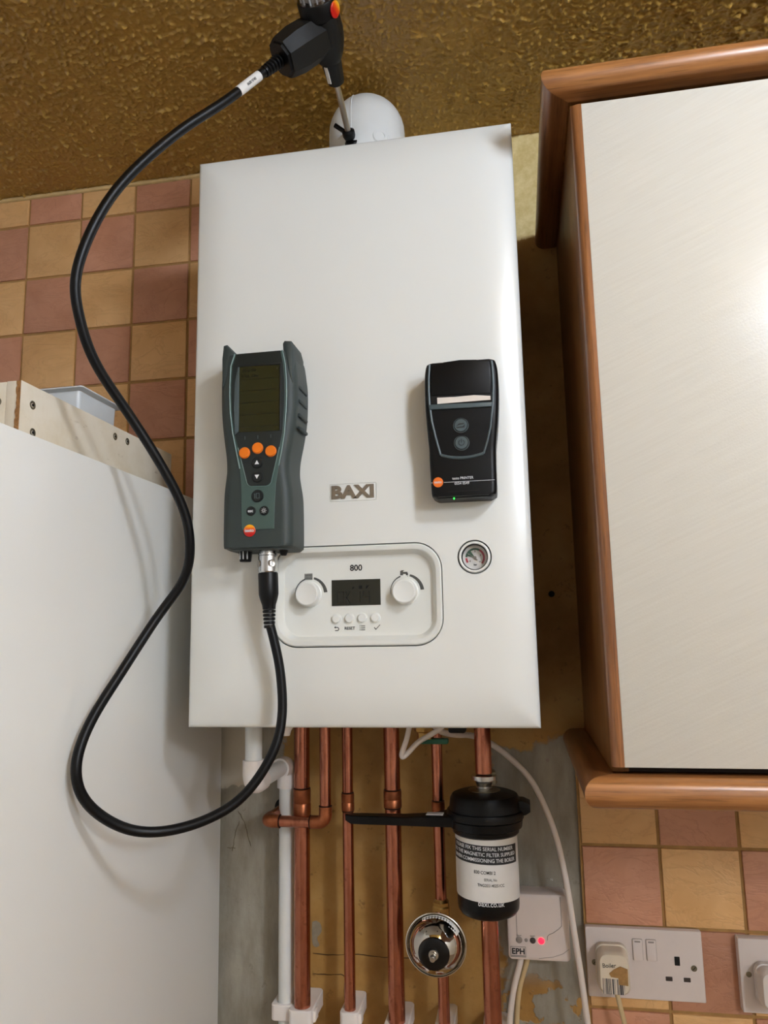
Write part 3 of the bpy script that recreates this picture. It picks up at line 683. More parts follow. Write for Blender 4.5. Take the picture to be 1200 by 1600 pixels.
text('screen_lettering', 'Nat. Gas', .0055, -.1182, 1.7980, yA - .0016, 'an_lcd_ink', SC, align='LEFT', offset=.00012)
quads('screen_lines', [(-.1185, -.0755, z, z + .0005) for z in (1.7935, 1.7800, 1.7658, 1.7516, 1.7372)] + [(-.0770, -.0755, 1.8035, 1.8055)], yA - .0017, 'an_lcd_ink', SC, .0002)
text('maker_lettering', 'testo', .0056, -.1148, 1.8190, yA - .0010, 'slate_grey', FP, offset=.0001)
text('type_lettering', '327-1', .0056, -.0803, 1.8180, yA - .0010, 'slate_grey', FP, offset=.0001)
quads('key_marks', [(x - .0003, x + .0003, 1.7232, 1.7272) for x in (-.1140, -.0988, -.0835)], yA - .0015, 'slate_grey', FP, .0003)
for bx, bz in ((-.1142, 1.7076), (-.0989, 1.7122), (-.0833, 1.7078)):
    lathe('orange_key', (bx, yA - .0008, bz), (0, -1, 0), [(0, .0066), (.0008, .0066), (.0009, .0061), (.0024, .0060), (.0030, .0054), (.0032, 0)], 'orange', FP, 30, (True, False))
for bx, bz, r in ((-.0991, 1.6954, .0068), (-.0990, 1.6793, .0068), (-.0986, 1.6575, .0070), (-.1061, 1.6407, .0053), (-.0907, 1.6405, .0053)):
    K = lathe('key', (bx, yA - .0004, bz), (0, -1, 0), [(0, r), (.0014, r), (.0017, r - .0003), (.0016, r - .0010), (.0024, r - .0014), (.0026, 0)], 'an_key', FP, 28, (True, False))
    yk = yA - .0032
    if bz > 1.69: quads('key_symbol', [((bx - .0026, bz - .0020), (bx + .0026, bz - .0020), (bx, bz + .0026))], yk, 'print_white', K)
    elif bz > 1.67: quads('key_symbol', [((bx - .0026, bz + .0020), (bx, bz - .0026), (bx + .0026, bz + .0020))], yk, 'print_white', K)
    elif bz > 1.65: quads('key_symbol', [(bx - .0030, bx - .0022, bz - .003, bz + .0022), (bx - .0012, bx - .0006, bz - .003, bz + .003), (bx + .0022, bx + .0028, bz - .003, bz + .003), (bx - .0006, bx + .0022, bz + .0024, bz + .003), (bx - .0006, bx + .0022, bz - .003, bz - .0024), (bx - .0036, bx - .0026, bz + .0014, bz + .0024)], yk, 'slate_grey', K)
    elif bx < -.1: text('key_symbol', 'esc', .0048, bx, bz, yk, 'print_white', K, offset=.0001)
    else:
        arc_strip('key_symbol', bx, bz, 0, 360, .0010, .0014, .0010, .0014, yk, 'print_white', K, 16)
        quads('key_symbol', [((bx + .0019 * math.cos(a) - .0002 * math.sin(a), bz + .0019 * math.sin(a) + .0002 * math.cos(a)), (bx + .0019 * math.cos(a) + .0002 * math.sin(a), bz + .0019 * math.sin(a) - .0002 * math.cos(a)), (bx + .0030 * math.cos(a) + .0002 * math.sin(a), bz + .0030 * math.sin(a) - .0002 * math.cos(a)), (bx + .0030 * math.cos(a) - .0002 * math.sin(a), bz + .0030 * math.sin(a) + .0002 * math.cos(a))) for a in [math.pi / 4 * k for k in range(8)]], yk, 'print_white', K)
LG = lathe('logo', (-.1078, yA + .0002, 1.6189), (0, -1, 0), [(0, .0068), (.0012, .0068), (.0016, .0062), (.0018, 0)], 'logo_red', AN, 30, (True, False))
text('logo_lettering', 'testo', .0052, -.1078, 1.6190, yA - .0018, 'print_white', LG, offset=.0001)
for zr in (1.7850, 1.7690, 1.7520, 1.7370):
    box('grip_rib', -.0572, -.0530, YF - .042, YF - .010, zr - .0022, zr + .0022, 'an_rubber', AN, .0018)
lathe('probe_socket', (-.1224, PY, 1.6010), (0, 0, -1), [(0, .0080), (.003, .0078), (.013, .0066), (.014, .0060)], 'black_plastic', AN, 24)
for k in (-1, 0, 1): box('socket_slot', -.1224 + k * .0042 - .0006, -.1224 + k * .0042 + .0006, PY - .0080 + abs(k) * .0016, PY - .0066 + abs(k) * .0016, 1.5895, 1.5985, 'tray_white', AN, .0002)
lathe('spare_port', (-.0770, PY, 1.6010), (0, 0, -1), [(0, .0055), (.004, .0050), (.008, .0032), (.0085, .0025)], 'black_plastic', AN, 18)

# ================================================================== PRINTER
yP = YF - .034
PT = thing('receipt_printer', 'small black portable receipt printer stuck to the boiler front', 'printer', (.130, YF, 1.650))
pp = [(1.6488, .0985, .1590), (1.6505, .0955, .1622), (1.6545, .0934, .1648), (1.680, .0924, .1652), (1.695, .0920, .1655), (1.705, .0920, .1660), (1.715, .0914, .1672), (1.735, .0902, .1694), (1.760, .0892, .1712), (1.785, .0896, .1716), (1.796, .0908, .1704), (1.8005, .0922, .1690)]
def pring(z, a, b):
    yb, yf = YF - .0003, yP - (.004 if z > 1.735 else .004 * max(0, (z - 1.70) / .035)) + (.004 if z < 1.650 else 0)
    top = 0
    return secring(a, b, yb, yf, z, .006, .003)
rings = [pring(*p) for p in smoothprof(pp, 3)]
# arched crown: raise the middle of the top ring
last = rings[-1]; xc = .1306
def arch(ring, h): return [(x, y, z + h * (1 - ((x - xc) / .040) ** 2)) for x, y, z in ring]
rings = rings[:-1] + [arch(last, .0035)] + [[(xc + (x - xc) * .96, YF - .017 + (y - YF + .017) * .88, z + .0012) for x, y, z in arch(last, .0035)]]
loft('body', rings, 'black_plastic', PT, angle=40)
def yfr(z): return yP - (.004 if z > 1.735 else .004 * max(0, (z - 1.70) / .035))
def tr(pts, r=.0011): return sweep('trim_strip', [(x, yfr(z) - .0001, z) for x, z in pts], r, 'slate_grey', PT, 8)
tr([(.0962, 1.8005), (.0949, 1.785), (.0945, 1.770), (.0950, 1.7536), (.0969, 1.735), (.1006, 1.716), (.1052, 1.6968)], .0013)
tr([(.1654, 1.7995), (.1660, 1.785), (.1660, 1.770), (.1646, 1.7500), (.1611, 1.7250), (.1572, 1.7100), (.1523, 1.6960)], .0013)
tr(spline([(.1052, 1.6968), (.1160, 1.6938), (.1282, 1.6925), (.1410, 1.6934), (.1523, 1.6960)], 4), .0018)
CV = prism('paper_cover', [(.0978, 1.7640), (.1630, 1.7620), (.1640, 1.7850), (.1632, 1.7985), (.1480, 1.8020), (.1306, 1.8032), (.1130, 1.8020), (.0978, 1.7985), (.0968, 1.7850)], yP - .003, yP - .0058, 'black_plastic', PT, .0012)
box('paper_slot', .0972, .1632, yP - .0046, yP - .003, 1.7535, 1.7640, 'hole_dark', PT, .0004)
prism('paper_strip', [(.1038, 1.7540), (.1626, 1.7545), (.1624, 1.7590), (.1450, 1.7612), (.1240, 1.7606), (.1038, 1.7612)], yP - .0046, yP - .0056, 'paper', PT)
prism('tear_bar', [(.0955, 1.7478), (.1632, 1.7468), (.1644, 1.7518), (.0948, 1.7538)], yP - .002, yP - .0062, 'slate_grey', PT, .0006)
for bz, kind in ((1.7283, 0), (1.7090, 1)):
    yb = yfr(bz)
    K = lathe('button', (.1288, yb + .001, bz), (0, -1, 0), [(0, .0086), (.0016, .0086), (.0020, .0080), (.0016, .0076), (.0016, .0072), (.0026, .0068), (.0028, 0)], 'slate_grey', PT, 32, (True, False))
    arc_strip('button_groove', .1288, bz, 0, 360, .0072, .0077, .0072, .0077, yb - .0009, 'hole_dark', K, 28)
    if kind: arc_strip('button_symbol', .1288, bz, 120, 420, .0028, .0034, .0028, .0034, yb - .0021, 'print_black', K); quads('button_symbol', [(.1285, .1291, bz, bz + .0042)], yb - .0021, 'print_black', K)
    else: quads('button_symbol', [((.1240, bz - .001), (.1268, bz + .0018), (.1330, bz + .0022), (.1318, bz + .0008), (.1270, bz + .0004)), ((.1238, bz - .0022), (.1312, bz - .0016), (.1334, bz + .0010), (.1328, bz - .0028), (.1244, bz - .0032))], yb - .0021, 'print_black', K)
LG = lathe('logo', (.1014, yP + .0004, 1.6664), (0, -1, 0), [(0, .0056), (.0010, .0056), (.0014, .0050), (.0015, 0)], 'logo_orange', PT, 28, (True, False))
text('logo_lettering', 'testo', .0040, .1014, 1.6664, yP - .0012, 'print_white', LG, offset=.00005)
quads('white_line', [(.1078, .1632, 1.6658, 1.6662), (.0938, .0952, 1.6660, 1.6664)], yP - .0003, 'print_white', PT)
text('maker_lettering', 'testo PRINTER', .0040, .1286, 1.6698, yP - .0002, 'print_white', PT, offset=.00003, width=.0232)
text('type_lettering', '0554 0549', .0040, .1275, 1.6640, yP - .0002, 'print_white', PT, offset=.00003, width=.0160)
box('base_groove', .112, .146, yP - .0004, yP + .001, 1.6547, 1.6557, 'hole_dark', PT, .0002)
cyl('status_light', (.1180, yP + .006, 1.6495), (.1180, yP + .0035, 1.6480), .0010, 'led_green', PT, 12)

# ================================================================== PIPES
GRP = 'copper pipes under the boiler'
def vpipe(label, x, y, r, coup, z0=0.0, z1=1.3982, name='copper_pipe'):
    P = thing(name, label, 'pipe', (x, y, z0), GRP)
    if coup:
        c0, c1 = coup
        cyl('pipe', (x, y, c1 - .004), (x, y, z1), r, 'copper', P, 28); cyl('pipe', (x, y, z0 + .001), (x, y, c0 + .004), r, 'copper', P, 28)
        lathe('coupling', (x, y, c0), (0, 0, 1), [(0, r + .0004), (.0006, r + .0014), ((c1 - c0) / 2 - .001, r + .0014), ((c1 - c0) / 2, r + .0008), ((c1 - c0) / 2 + .001, r + .0014), (c1 - c0 - .0006, r + .0014), (c1 - c0, r + .0004)], 'copper_fitting', P, 28)
        for zc in (c0 - .0006, c1 + .0006): lathe('solder_ring', (x, y, zc - .0008), (0, 0, 1), [(0, r + .0003), (.0008, r + .0010), (.0016, r + .0003)], 'solder', P, 24)
    else: cyl('pipe', (x, y, z0 + .001), (x, y, z1), r, 'copper', P, 28)
    return P
vpipe('thick copper pipe just right of the white plastic pipe, behind the bent pipe', -.1300, -.045, .0110, (1.2515, 1.2891))
vpipe('thin copper pipe with a soldered joint at the tip of the black lever', -.0640, -.045, .0075, (1.2606, 1.2842))
vpipe('thick copper pipe crossed by the black lever, left of the chrome vessel', -.0005, -.047, .0110, (1.2668, 1.2895))
P5 = vpipe('thin copper pipe the chrome vessel hangs on', .0622, -.047, .0075, (1.2540, 1.2760))
for zc in (1.1500,):
    lathe('brass_nut', (.0622, -.047, 1.128), (0, 0, 1), [(0, .0105), (.001, .0122), (.014, .0122), (.016, .0112), (.020, .0112), (.022, .0095), (.024, .0085)], 'brass', P5, 6, angle=20)
    cyl('tee_body', (.0622, -.047, 1.075), (.0622, -.047, 1.129), .0098, 'brass', P5, 24)
    cyl('tee_branch', (.0600, -.050, 1.106), (.0585, -.070, 1.108), .0085, 'brass', P5, 20)
lathe('drain_cock', (.0540, -.100, 1.3995), (0, 0, -1), [(0, .006), (.014, .006), (.016, .015), (.024, .015), (.026, .011), (.034, .011)], 'brass', B, 8, angle=20)
box('drain_cock_lever', .044, .084, -.106, -.094, 1.3590, 1.3660, 'green_plastic', B, .002)
P6 = vpipe('short thick copper pipe from the boiler into the top of the black filter', .127, -.078, .0110, None, 1.3180, 1.3948)
P6b = vpipe('thick copper pipe leaving the bottom of the black filter', .127, -.078, .0110, None, 0, 1.1480)
# bent discharge pipe
P2 = thing('copper_pipe', 'thin bent copper pipe turning left in front of the white pipe into the wall', 'pipe', (-.087, -.078, 1.25), GRP)
x2, y2, z2, xl = -.0870, -.0800, 1.2530, -.1700
cyl('pipe', (x2, y2, 1.3982), (x2, y2, z2 + .018), .0075, 'copper', P2)
cyl('pipe', (x2 - .018, y2, z2), (xl + .016, y2, z2), .0075, 'copper', P2)
cyl('pipe', (xl, y2 + .016, z2), (xl, PLAST - .0005, z2), .0075, 'copper', P2)
def elbow(c, d0, d1, r, rb, mat, parent, ext=.010):
    c, d0, d1 = Vector(c), Vector(d0), Vector(d1); pts = [c - d0 * (rb + ext)] + bend(c, d0, d1, rb) + [c + d1 * (rb + ext)]
    return sweep('elbow', pts, r, mat, parent, 24)
elbow((x2, y2, z2), (0, 0, -1), (-1, 0, 0), .0087, .010, 'copper_fitting', P2)
elbow((xl, y2, z2), (-1, 0, 0), (0, 1, 0), .0087, .010, 'copper_fitting', P2, .008)
lathe('solder_ring', (x2, y2, z2 + .0205), (0, 0, 1), [(0, .0078), (.0008, .0092), (.0016, .0078)], 'solder', P2)
lathe('solder_ring', (x2 - .0205, y2, z2), (-1, 0, 0), [(0, .0078), (.0008, .0092), (.0016, .0078)], 'solder', P2)
lathe('solder_ring', (xl + .0185, y2, z2), (1, 0, 0), [(0, .0078), (.0008, .0092), (.0016, .0078)], 'solder', P2)
lathe('wall_sleeve', (xl, PLAST - .0005, z2), (0, -1, 0), [(0, .014), (.010, .014), (.012, .0095)], 'black_rubber', P2)
# white condensate pipe
WP = thing('waste_pipe', 'white plastic waste pipe stepping back to the wall left of the copper pipes', 'pipe', (-.1560, -.04, 0))
wx, wy, wz, wb = -.1560, -.1720, 1.3190, -.0330
cyl('pipe', (wx, wy, 1.3948), (wx, wy, wz + .018), .0107, 'pipe_white', WP)
cyl('pipe', (wx, wy + .018, wz), (wx, wb - .016, wz), .0107, 'pipe_white', WP)
cyl('pipe', (wx, wb, wz - .020), (wx - .003, wb, .001), .0107, 'pipe_white', WP)
elbow((wx, wy, wz), (0, 0, -1), (0, 1, 0), .0134, .0135, 'clip_white', WP, .016)
elbow((wx, wb, wz), (0, 1, 0), (0, 0, -1), .0134, .0135, 'clip_white', WP, .018)
# pipe clips
def clip(x, y, r, label, ztop, tilt=0):
    c = thing('pipe_clip', label, 'pipe clip', (x, PLAST, ztop - .02), 'white pipe clips')
    n = 32; o_ = rr2(x, (y - r - .004 + PLAST) / 2, 2 * r + .010, abs(y - r - .004 - PLAST), .006, 7); inn = []
    for px_, py_ in o_:
        a = math.atan2(py_ - y, px_ - x); inn.append((x + (r + .0002) * math.cos(a), y + (r + .0002) * math.sin(a)))
    zb = ztop - .020; R_ = lambda P, z: [(a, b_, z) for a, b_ in P]
    sm = [(x + (a - x) * .95, b_ * .985) for a, b_ in o_]
    loft('clip_body', [R_(inn, zb), R_(sm, zb), R_(o_, zb + .001), R_(o_, ztop - .001), R_(sm, ztop), R_(inn, ztop)], 'clip_white', c, close=True)
    box('clip_latch', x + r + .004, x + r + .0085, y - .006, y + .010, zb + .003, ztop - .003, 'clip_white', c, .001)
clip(-.1585, wb, .0107, 'pipe clip holding the white plastic pipe', 1.0080)
clip(-.1300, -.045, .0110, 'pipe clip on the thick copper pipe next to the white pipe', 1.0080)
clip(-.0640, -.045, .0075, 'pipe clip on the thin copper pipe below the lever tip', 1.0080)
clip(-.0005, -.047, .0110, 'pipe clip on the thick copper pipe left of the chrome vessel', .9980)
clip(.0622, -.047, .0075, 'pipe clip on the thin copper pipe below the chrome vessel', .9990)
clip(.127, -.078, .0110, 'pipe clip on the thick copper pipe below the black filter', .9930)

# ================================================================== CHROME VESSEL
CV = thing('expansion_vessel', 'round chrome shock arrestor vessel with valve stem in front of thin copper pipe', 'vessel', (.0580, -.070, 1.108))
vd = Vector((0, -1, -.04)).normalized(); vo = (.0580, -.0700, 1.1080)
lathe('shell', vo, vd, [(0, .010), (.002, .026), (.006, .0345), (.009, .0375), (.0100, .0378)], 'chrome', CV, 56, (True, False))
lathe('rim', vo, vd, [(.0095, .0370), (.0088, .0385), (.0100, .0395), (.0120, .0393), (.0125, .0382), (.0080, .0372)], 'chrome', CV, 56, (False, False))
lathe('dome', vo, vd, [(.0070, .0362), (.0090, .0358), (.0130, .0350), (.0180, .0334), (.0230, .0310), (.0280, .0277), (.0330, .0234), (.0355, .0205), (.0368, .0190)], 'chrome', CV, 56, (False, False))
lathe('cap', vo, vd, [(.0355, .0200), (.0385, .0192), (.0398, .0150), (.0394, .0060), (.0394, 0)], 'black_gloss', CV, 40, (False, False))
lathe('valve_stem', vo, vd, [(.0392, .0062), (.0410, .0062), (.0412, .0048), (.0440, .0046), (.0442, .0036), (.0520, .0034), (.0526, .0028)], 'steel', CV, 20)
# paper sticker on the shell flank
V, F = [], []
_, uu, vv = basis(vd)
dz = Vector((0, 0, 1)); dx_ = Vector((1, 0, 0))
for k in range(15):
    a = math.radians(118 - 88 * k / 14); rd = dx_ * math.cos(a) + dz * math.sin(a)
    for aa, rr_ in ((.0122, .0356), (.0170, .0342), (.0220, .0320)): V.append(tuple(Vector(vo) + vd * aa + rd * rr_))
for k in range(14):
    for j in range(2): F.append((k * 3 + j, k * 3 + j + 1, k * 3 + j + 4, k * 3 + j + 3))
st = finish('sticker', V, F, 'label_white', CV)

# ================================================================== MAGNETIC FILTER
MX, MY = .127, -.0800
MF = thing('magnetic_filter', 'black cylindrical magnetic filter with white serial number label and flat lever', 'filter', (MX, MY, 1.148))
lathe('canister', (MX, MY, 1.148), (0, 0, 1), [(0, .012), (.0005, .030), (.003, .0350), (.008, .0385), (.014, .0392), (.100, .0396)], 'filter_black', MF, 56)
lathe('flange', (MX, MY, 1.246), (0, 0, 1), [(0, .0400), (.002, .0425), (.007, .0435), (.009, .0470), (.018, .0480), (.019, .0470)], 'filter_black', MF, 56)
lathe('locking_ring', (MX, MY, 1.2650), (0, 0, 1), [(0, .0480), (.001, .0495), (.008, .0500), (.010, .0490), (.0105, .0465)], 'black_plastic', MF, 56)
lathe('head', (MX, MY, 1.2750), (0, 0, 1), [(0, .0465), (.006, .0460), (.014, .0450), (.019, .0420), (.022, .0340), (.0235, .0200)], 'black_plastic', MF, 40, angle=30)
lathe('top_plate', (MX, MY, 1.2980), (0, 0, 1), [(0, .0210), (.001, .0210), (.0015, .0200)], 'screw_metal', MF, 36)
U = lathe('union', (MX, MY, 1.2990), (0, 0, 1), [(0, .0105), (.003, .0108), (.0035, .0092), (.006, .0098), (.011, .0122), (.0125, .0122), (.013, .0165), (.018, .0168), (.0185, .0122)], 'connector_metal', MF, 32)
lathe('union_nut', (MX + .004, MY + .014, 1.3030), (0, 0, 1), [(0, .0115), (.012, .0125), (.016, .0125), (.018, .0105)], 'screw_metal', MF, 6, angle=20)
lv = [(-.0560, .004), (-.0480, .0085), (-.0300, .0105), (.0200, .0120), (.0600, .0150), (.0850, .0260), (.1000, .0360)]
V = []; rings = []
for x, hw in lv:
    zt, zb = (1.2672 if x < .02 else 1.2672 + .0035 * (x - .02) / .08), 1.2565 if x > -.05 else 1.2600
    zb = min(zb, zt - .0022); rings.append([(x, MY - .012 - hw * .9 if x < .08 else MY - hw, zt - .0012), (x, MY - .012 - hw * .75 if x < .08 else MY - hw * .92, zt), (x, MY - .012 + hw * .75 if x < .08 else MY + hw * .92, zt), (x, MY - .012 + hw * .9 if x < .08 else MY + hw, zt - .0012), (x, MY - .012 + hw * .8 if x < .08 else MY + hw * .92, zb), (x, MY - .012 - hw * .8 if x < .08 else MY - hw * .92, zb)])
LV = loft('lever', rings, 'black_plastic', MF, angle=25)
prism('lever_tab', [(.168, 1.2690), (.1790, 1.2700), (.1850, 1.2740), (.1850, 1.2840), (.1760, 1.2880), (.166, 1.2880)], MY + .014, MY - .012, 'black_plastic', MF, .002)
box('lever_sticker', .052, .074, MY - .020, MY - .006, 1.2699, 1.2707, 'label_white', LV, .0001)
# curved label
def curved_patch(name, a0, a1, z0, z1, r, mat, parent, shear=0., n=40, th=.0003):
    V, F = [], []
    for k in range(n + 1):
        a = math.radians(a0 + (a1 - a0) * k / n); s = shear * (k / n - .5)
        for rr_ in (r, r - th):
            for z in (z0, z1): V.append((MX + rr_ * math.sin(a), MY - rr_ * math.cos(a), z - s))
    for k in range(n):
        b_ = k * 4; c_ = b_ + 4
        F += [(b_, b_ + 1, c_ + 1, c_), (b_ + 2, c_ + 2, c_ + 3, b_ + 3), (b_, c_, c_ + 2, b_ + 2), (b_ + 1, b_ + 3, c_ + 3, c_ + 1)]
    F += [(0, 2, 3, 1), (n * 4, n * 4 + 1, n * 4 + 3, n * 4 + 2)]
    return finish(name, V, F, mat, parent)
RL = .0400; A0, A1 = -82, 86; LZ0, LZ1 = 1.1730, 1.2470; SHR = .004
LBL = curved_patch('serial_label', A0, A1, LZ0, LZ1, RL, 'label_white', MF, SHR)
H_ = LZ1 - LZ0
curved_patch('label_band', -77, 68, LZ1 - .40 * H_, LZ1 - .10 * H_, RL + .0002, 'print_black', LBL, SHR * .86)
def wrap(a_mid, z, r):
    def f(v):
        a = math.radians(a_mid) + v[0] / r; s = SHR * (math.degrees(a) - 2) / 168
        return (MX + (r + v[2]) * math.sin(a), MY - (r + v[2]) * math.cos(a), z + v[1] - s)
    return f
for k, (s_, wd) in enumerate((('PLEASE FIX THIS SERIAL NUMBER', .086), ('TO THE MAGNETIC FILTER SUPPLIED', .094), ('WHEN COMMISSIONING THE BOILER', .092))):
    text('band_lettering', s_, .0062, 0, 0, 0, 'print_white', LBL, width=wd, offset=.00002, mapf=wrap(-5, LZ1 - (.155 + .092 * k) * H_, RL + .0004))
text('label_lettering', '830 COMBI 2', .0056, 0, 0, 0, 'print_black', LBL, width=.027, offset=.00002, mapf=wrap(-2, LZ1 - .53 * H_, RL + .0002))
text('label_lettering', 'SERIAL No', .0044, 0, 0, 0, 'print_grey', LBL, width=.016, mapf=wrap(8, LZ1 - .64 * H_, RL + .0002))
text('label_lettering', 'TNG255140251CC', .0048, 0, 0, 0, 'print_black', LBL, width=.034, offset=.00002, mapf=wrap(9, LZ1 - .73 * H_, RL + .0002))
text('canister_lettering', 'baxi.co.uk', .0092, 0, 0, 0, 'print_white', MF, width=.033, offset=.00004, mapf=wrap(8, 1.1712, .0396))
cyl('outlet_collar', (MX, MY + .002, 1.1435), (MX, MY + .002, 1.1482), .0118, 'connector_metal', MF, 28)

# ================================================================== RECEIVER BOX
RB = thing('heating_receiver', 'white wireless heating receiver box with glowing red light on the wall', 'receiver', (.188, PLAST, 1.0738))
rcx, rcz, rw, rh, ry = .1879, 1.1152, .0812, .0832, -.0300
loft('case', [[(x, y, z) for x, z in rr2(rcx, rcz, rw - 2 * i, rh - 2 * i, .006)] for i, y in ((.002, PLAST - .0005), (.0008, -.006), (0, -.016), (.0002, ry + .004), (.0012, ry + .0016), (.0035, ry + .0003), (.006, ry))], 'receiver_white', RB)
sweep('cover_groove', [(x, ry - .0001, z) for x, z in ((.1600, 1.155), (.1600, 1.103), (.1602, 1.099))], .0004, 'button_grey', RB, 6)
sweep('cover_groove', [(x, ry - .0001, z) for x, z in ((.2180, 1.154), (.2186, 1.126), (.2183, 1.1185), (.2150, 1.1150), (.2070, 1.1095), (.2020, 1.1075), (.1995, 1.1050), (.1990, 1.1000))], .0004, 'button_grey', RB, 6)
sweep('cover_groove', [(x, ry - .0001, z) for x, z in ((.1870, 1.0775), (.2050, 1.0800), (.2180, 1.0845), (.2262, 1.0905))], .0003, 'button_grey', RB, 6)
for bx, r, mt, nm in ((.1624, .0042, 'button_grey', 'button'), (.1716, .0022, 'button_grey', 'button'), (.1802, .0038, 'button_dark', 'button'), (.1912, .0040, 'led_red', 'indicator_light')):
    lathe(nm, (bx, ry + .0005, 1.0992), (0, -1, 0), [(0, r), (.0010, r), (.0015, r * .8), (.0016, 0)], mt, RB, 24, (True, False))
for bx, s_ in ((.1624, 'Manual'), (.1802, 'System')): text('button_lettering', s_, .0022, bx, 1.1047, ry - .0002, 'print_grey', RB)
text('maker_lettering', 'EPH', .0098, .1608, 1.0848, ry - .0003, 'print_black', RB, offset=.0003, width=.0165)
bx0, bx1, bz0, bz1 = .1508, .1706, 1.0782, 1.0908
quads('badge_frame', [(bx0, bx1, bz1 - .0004, bz1), (bx0, bx1, bz0, bz0 + .0004), (bx0, bx0 + .0004, bz0, bz1), (bx1 - .0004, bx1, bz0, bz1), (bx0 + .001, bx1 - .001, bz0 + .0011, bz0 + .0017)], ry - .0003, 'print_grey', RB)
cyl('fixing_screw', (.2180, -.010, 1.0745), (.2180, -.010, 1.0715), .0018, 'connector_metal', RB, 12)
text('wall_mark', 'N', .0045, .2095, 1.1640, PLAST - .0003, 'print_white', wall)

# ================================================================== CABLES
def cable(label, pts, r, mat='cable_white', sub=8, grp='white cables below the boiler'):
    return tag(sweep('cable', smooth_path(spline(pts, sub), 3), r, mat, None, 14), label, 'cable', grp)
cable('white cable curving from under the boiler past the receiver box', [(.060, -.120, 1.3990), (.072, -.110, 1.378), (.090, -.070, 1.3665), (.1120, -.045, 1.3620), (.1382, -.036, 1.3490), (.1640, -.036, 1.3290), (.1890, -.038, 1.3020), (.2080, -.038, 1.2600), (.2200, -.038, 1.2180), (.2280, -.040, 1.1680), (.2330, -.042, 1.1200), (.2385, -.042, 1.0700), (.2440, -.042, 1.0100), (.2490, -.042, .9500), (.2500, -.042, .80), (.2500, -.042, .002)], .0040)
cable('short white cable loop hanging under the boiler beside the brass drain cock', [(.0400, -.135, 1.3930), (.0345, -.135, 1.3700), (.0275, -.132, 1.3520), (.0285, -.130, 1.3470), (.0360, -.128, 1.3530), (.0470, -.125, 1.3640), (.0640, -.125, 1.3740), (.0800, -.135, 1.3850), (.0860, -.150, 1.3990)], .0034)
cable('left white cable leaving the bottom of the receiver box', [(.1640, -.016, 1.0740), (.1610, -.018, 1.0620), (.1520, -.020, 1.0330), (.1455, -.020, .9950), (.1440, -.020, .95), (.1440, -.020, .80), (.1440, -.020, .002)], .0040, grp='cables below the receiver box')
cable('right cream cable leaving the bottom of the receiver box', [(.1730, -.010, 1.0740), (.1700, -.010, 1.0620), (.1600, -.010, 1.0330), (.1545, -.010, .9950), (.1535, -.010, .95), (.1535, -.010, .80), (.1535, -.010, .002)], .0036, 'cord_cream', grp='cables below the receiver box')

# ================================================================== SOCKETS AND PLUGS
def socket(label, x0, x1, z0, z1, yf, dbl):
    S = thing('wall_socket', label, 'socket', ((x0 + x1) / 2, 0, z0), 'power sockets on the tiled wall')
    loft('plate', [[(x, y, z) for x, z in rr2((x0 + x1) / 2, (z0 + z1) / 2, x1 - x0 - 2 * i, z1 - z0 - 2 * i, .0015, 3)] for i, y in ((0, -.0004), (0, yf + .0015), (.0006, yf + .0003), (.002, yf))], 'socket_white', S)
    return S
S1 = socket('white double wall socket with two rocker switches below the cupboard', .2495, .3958, 1.0262, 1.1120, -.0090, True)
for sx_ in (.3150, .3321):
    K = prism('rocker_switch', rr2(sx_, 1.0868, .0120, .0255, .0010, 2), -.0080, -.0112, 'socket_white', S1, .0006)
    quads('switch_lettering', [(sx_ - .0036, sx_ + .0036, 1.0962, 1.0980)], -.0116, 'button_grey', K)
    arc = rr2(sx_, 1.0868, .0130, .0265, .0012, 2); prism('switch_surround', arc, -.0085, -.0093, 'button_grey', S1)
for hx_, hz, hw, hh in ((.3635, 1.0751, .0066, .0108), (.3519, 1.0532, .0084, .0052), (.3742, 1.0531, .0084, .0052)):
    prism('pin_hole', rr2(hx_, hz, hw, hh, .0004, 1), -.0085, -.0093, 'hole_dark' if hh > .008 else 'button_dark', S1)
for sx_, sz in ((.3837, 1.0673), (.2594, 1.0685)):
    K = lathe('fixing_screw', (sx_, -.0085, sz), (0, -1, 0), [(0, .0038), (.0008, .0038), (.0009, .0030), (.0012, .0028), (.0013, 0)], 'screw_metal', S1, 20, (True, False))
    quads('screw_slot', [((sx_ - .0022, sz - .0018), (sx_ - .0017, sz - .0022), (sx_ + .0022, sz + .0018), (sx_ + .0017, sz + .0022))], -.0101, 'hole_dark', K)
def plug(label, cx, cz, w_, h, y0, y1, mat):
    G_ = thing('mains_plug', label, 'plug', (cx, y0, cz - h / 2), 'mains plugs in the sockets')
    R_ = lambda s, y, dz: [(cx + (x - cx) * (1 - .10 * max(0, (z - cz) / h)), y, z + dz) for x, z in rr2(cx, cz, w_ * s, h * s, .010 * s)]
    loft('body', [R_(.96, y0, 0), R_(1.02, y0 - .004, 0), R_(1.02, y0 - .012, 0), R_(.96, y0 - .0125, 0), R_(.97, y1 + .008, 0), R_(.93, y1 + .003, 0), R_(.85, y1, 0)], mat, G_)
    return G_
G1 = plug('cream mains plug with torn paper, barcode and handwriting in the double socket', .2805, 1.0690, .0410, .0530, -.0093, -.0440, 'plug_cream')
prism('barcode_sticker', [(.2650, 1.0460), (.2915, 1.0455), (.2925, 1.0630), (.2650, 1.0640)], -.0438, -.0445, 'barcode', G1)
prism('torn_label', [(.2850, 1.0575), (.2965, 1.0565), (.2970, 1.0760), (.2880, 1.0790), (.2800, 1.0750), (.2740, 1.0700), (.2760, 1.0660), (.2850, 1.0650)], -.0438, -.0447, 'torn_paper', G1)
text('handwriting', 'Boiler', .0075, .2745, 1.0790, -.0444, 'print_grey', G1, width=.0165, rot=.05)
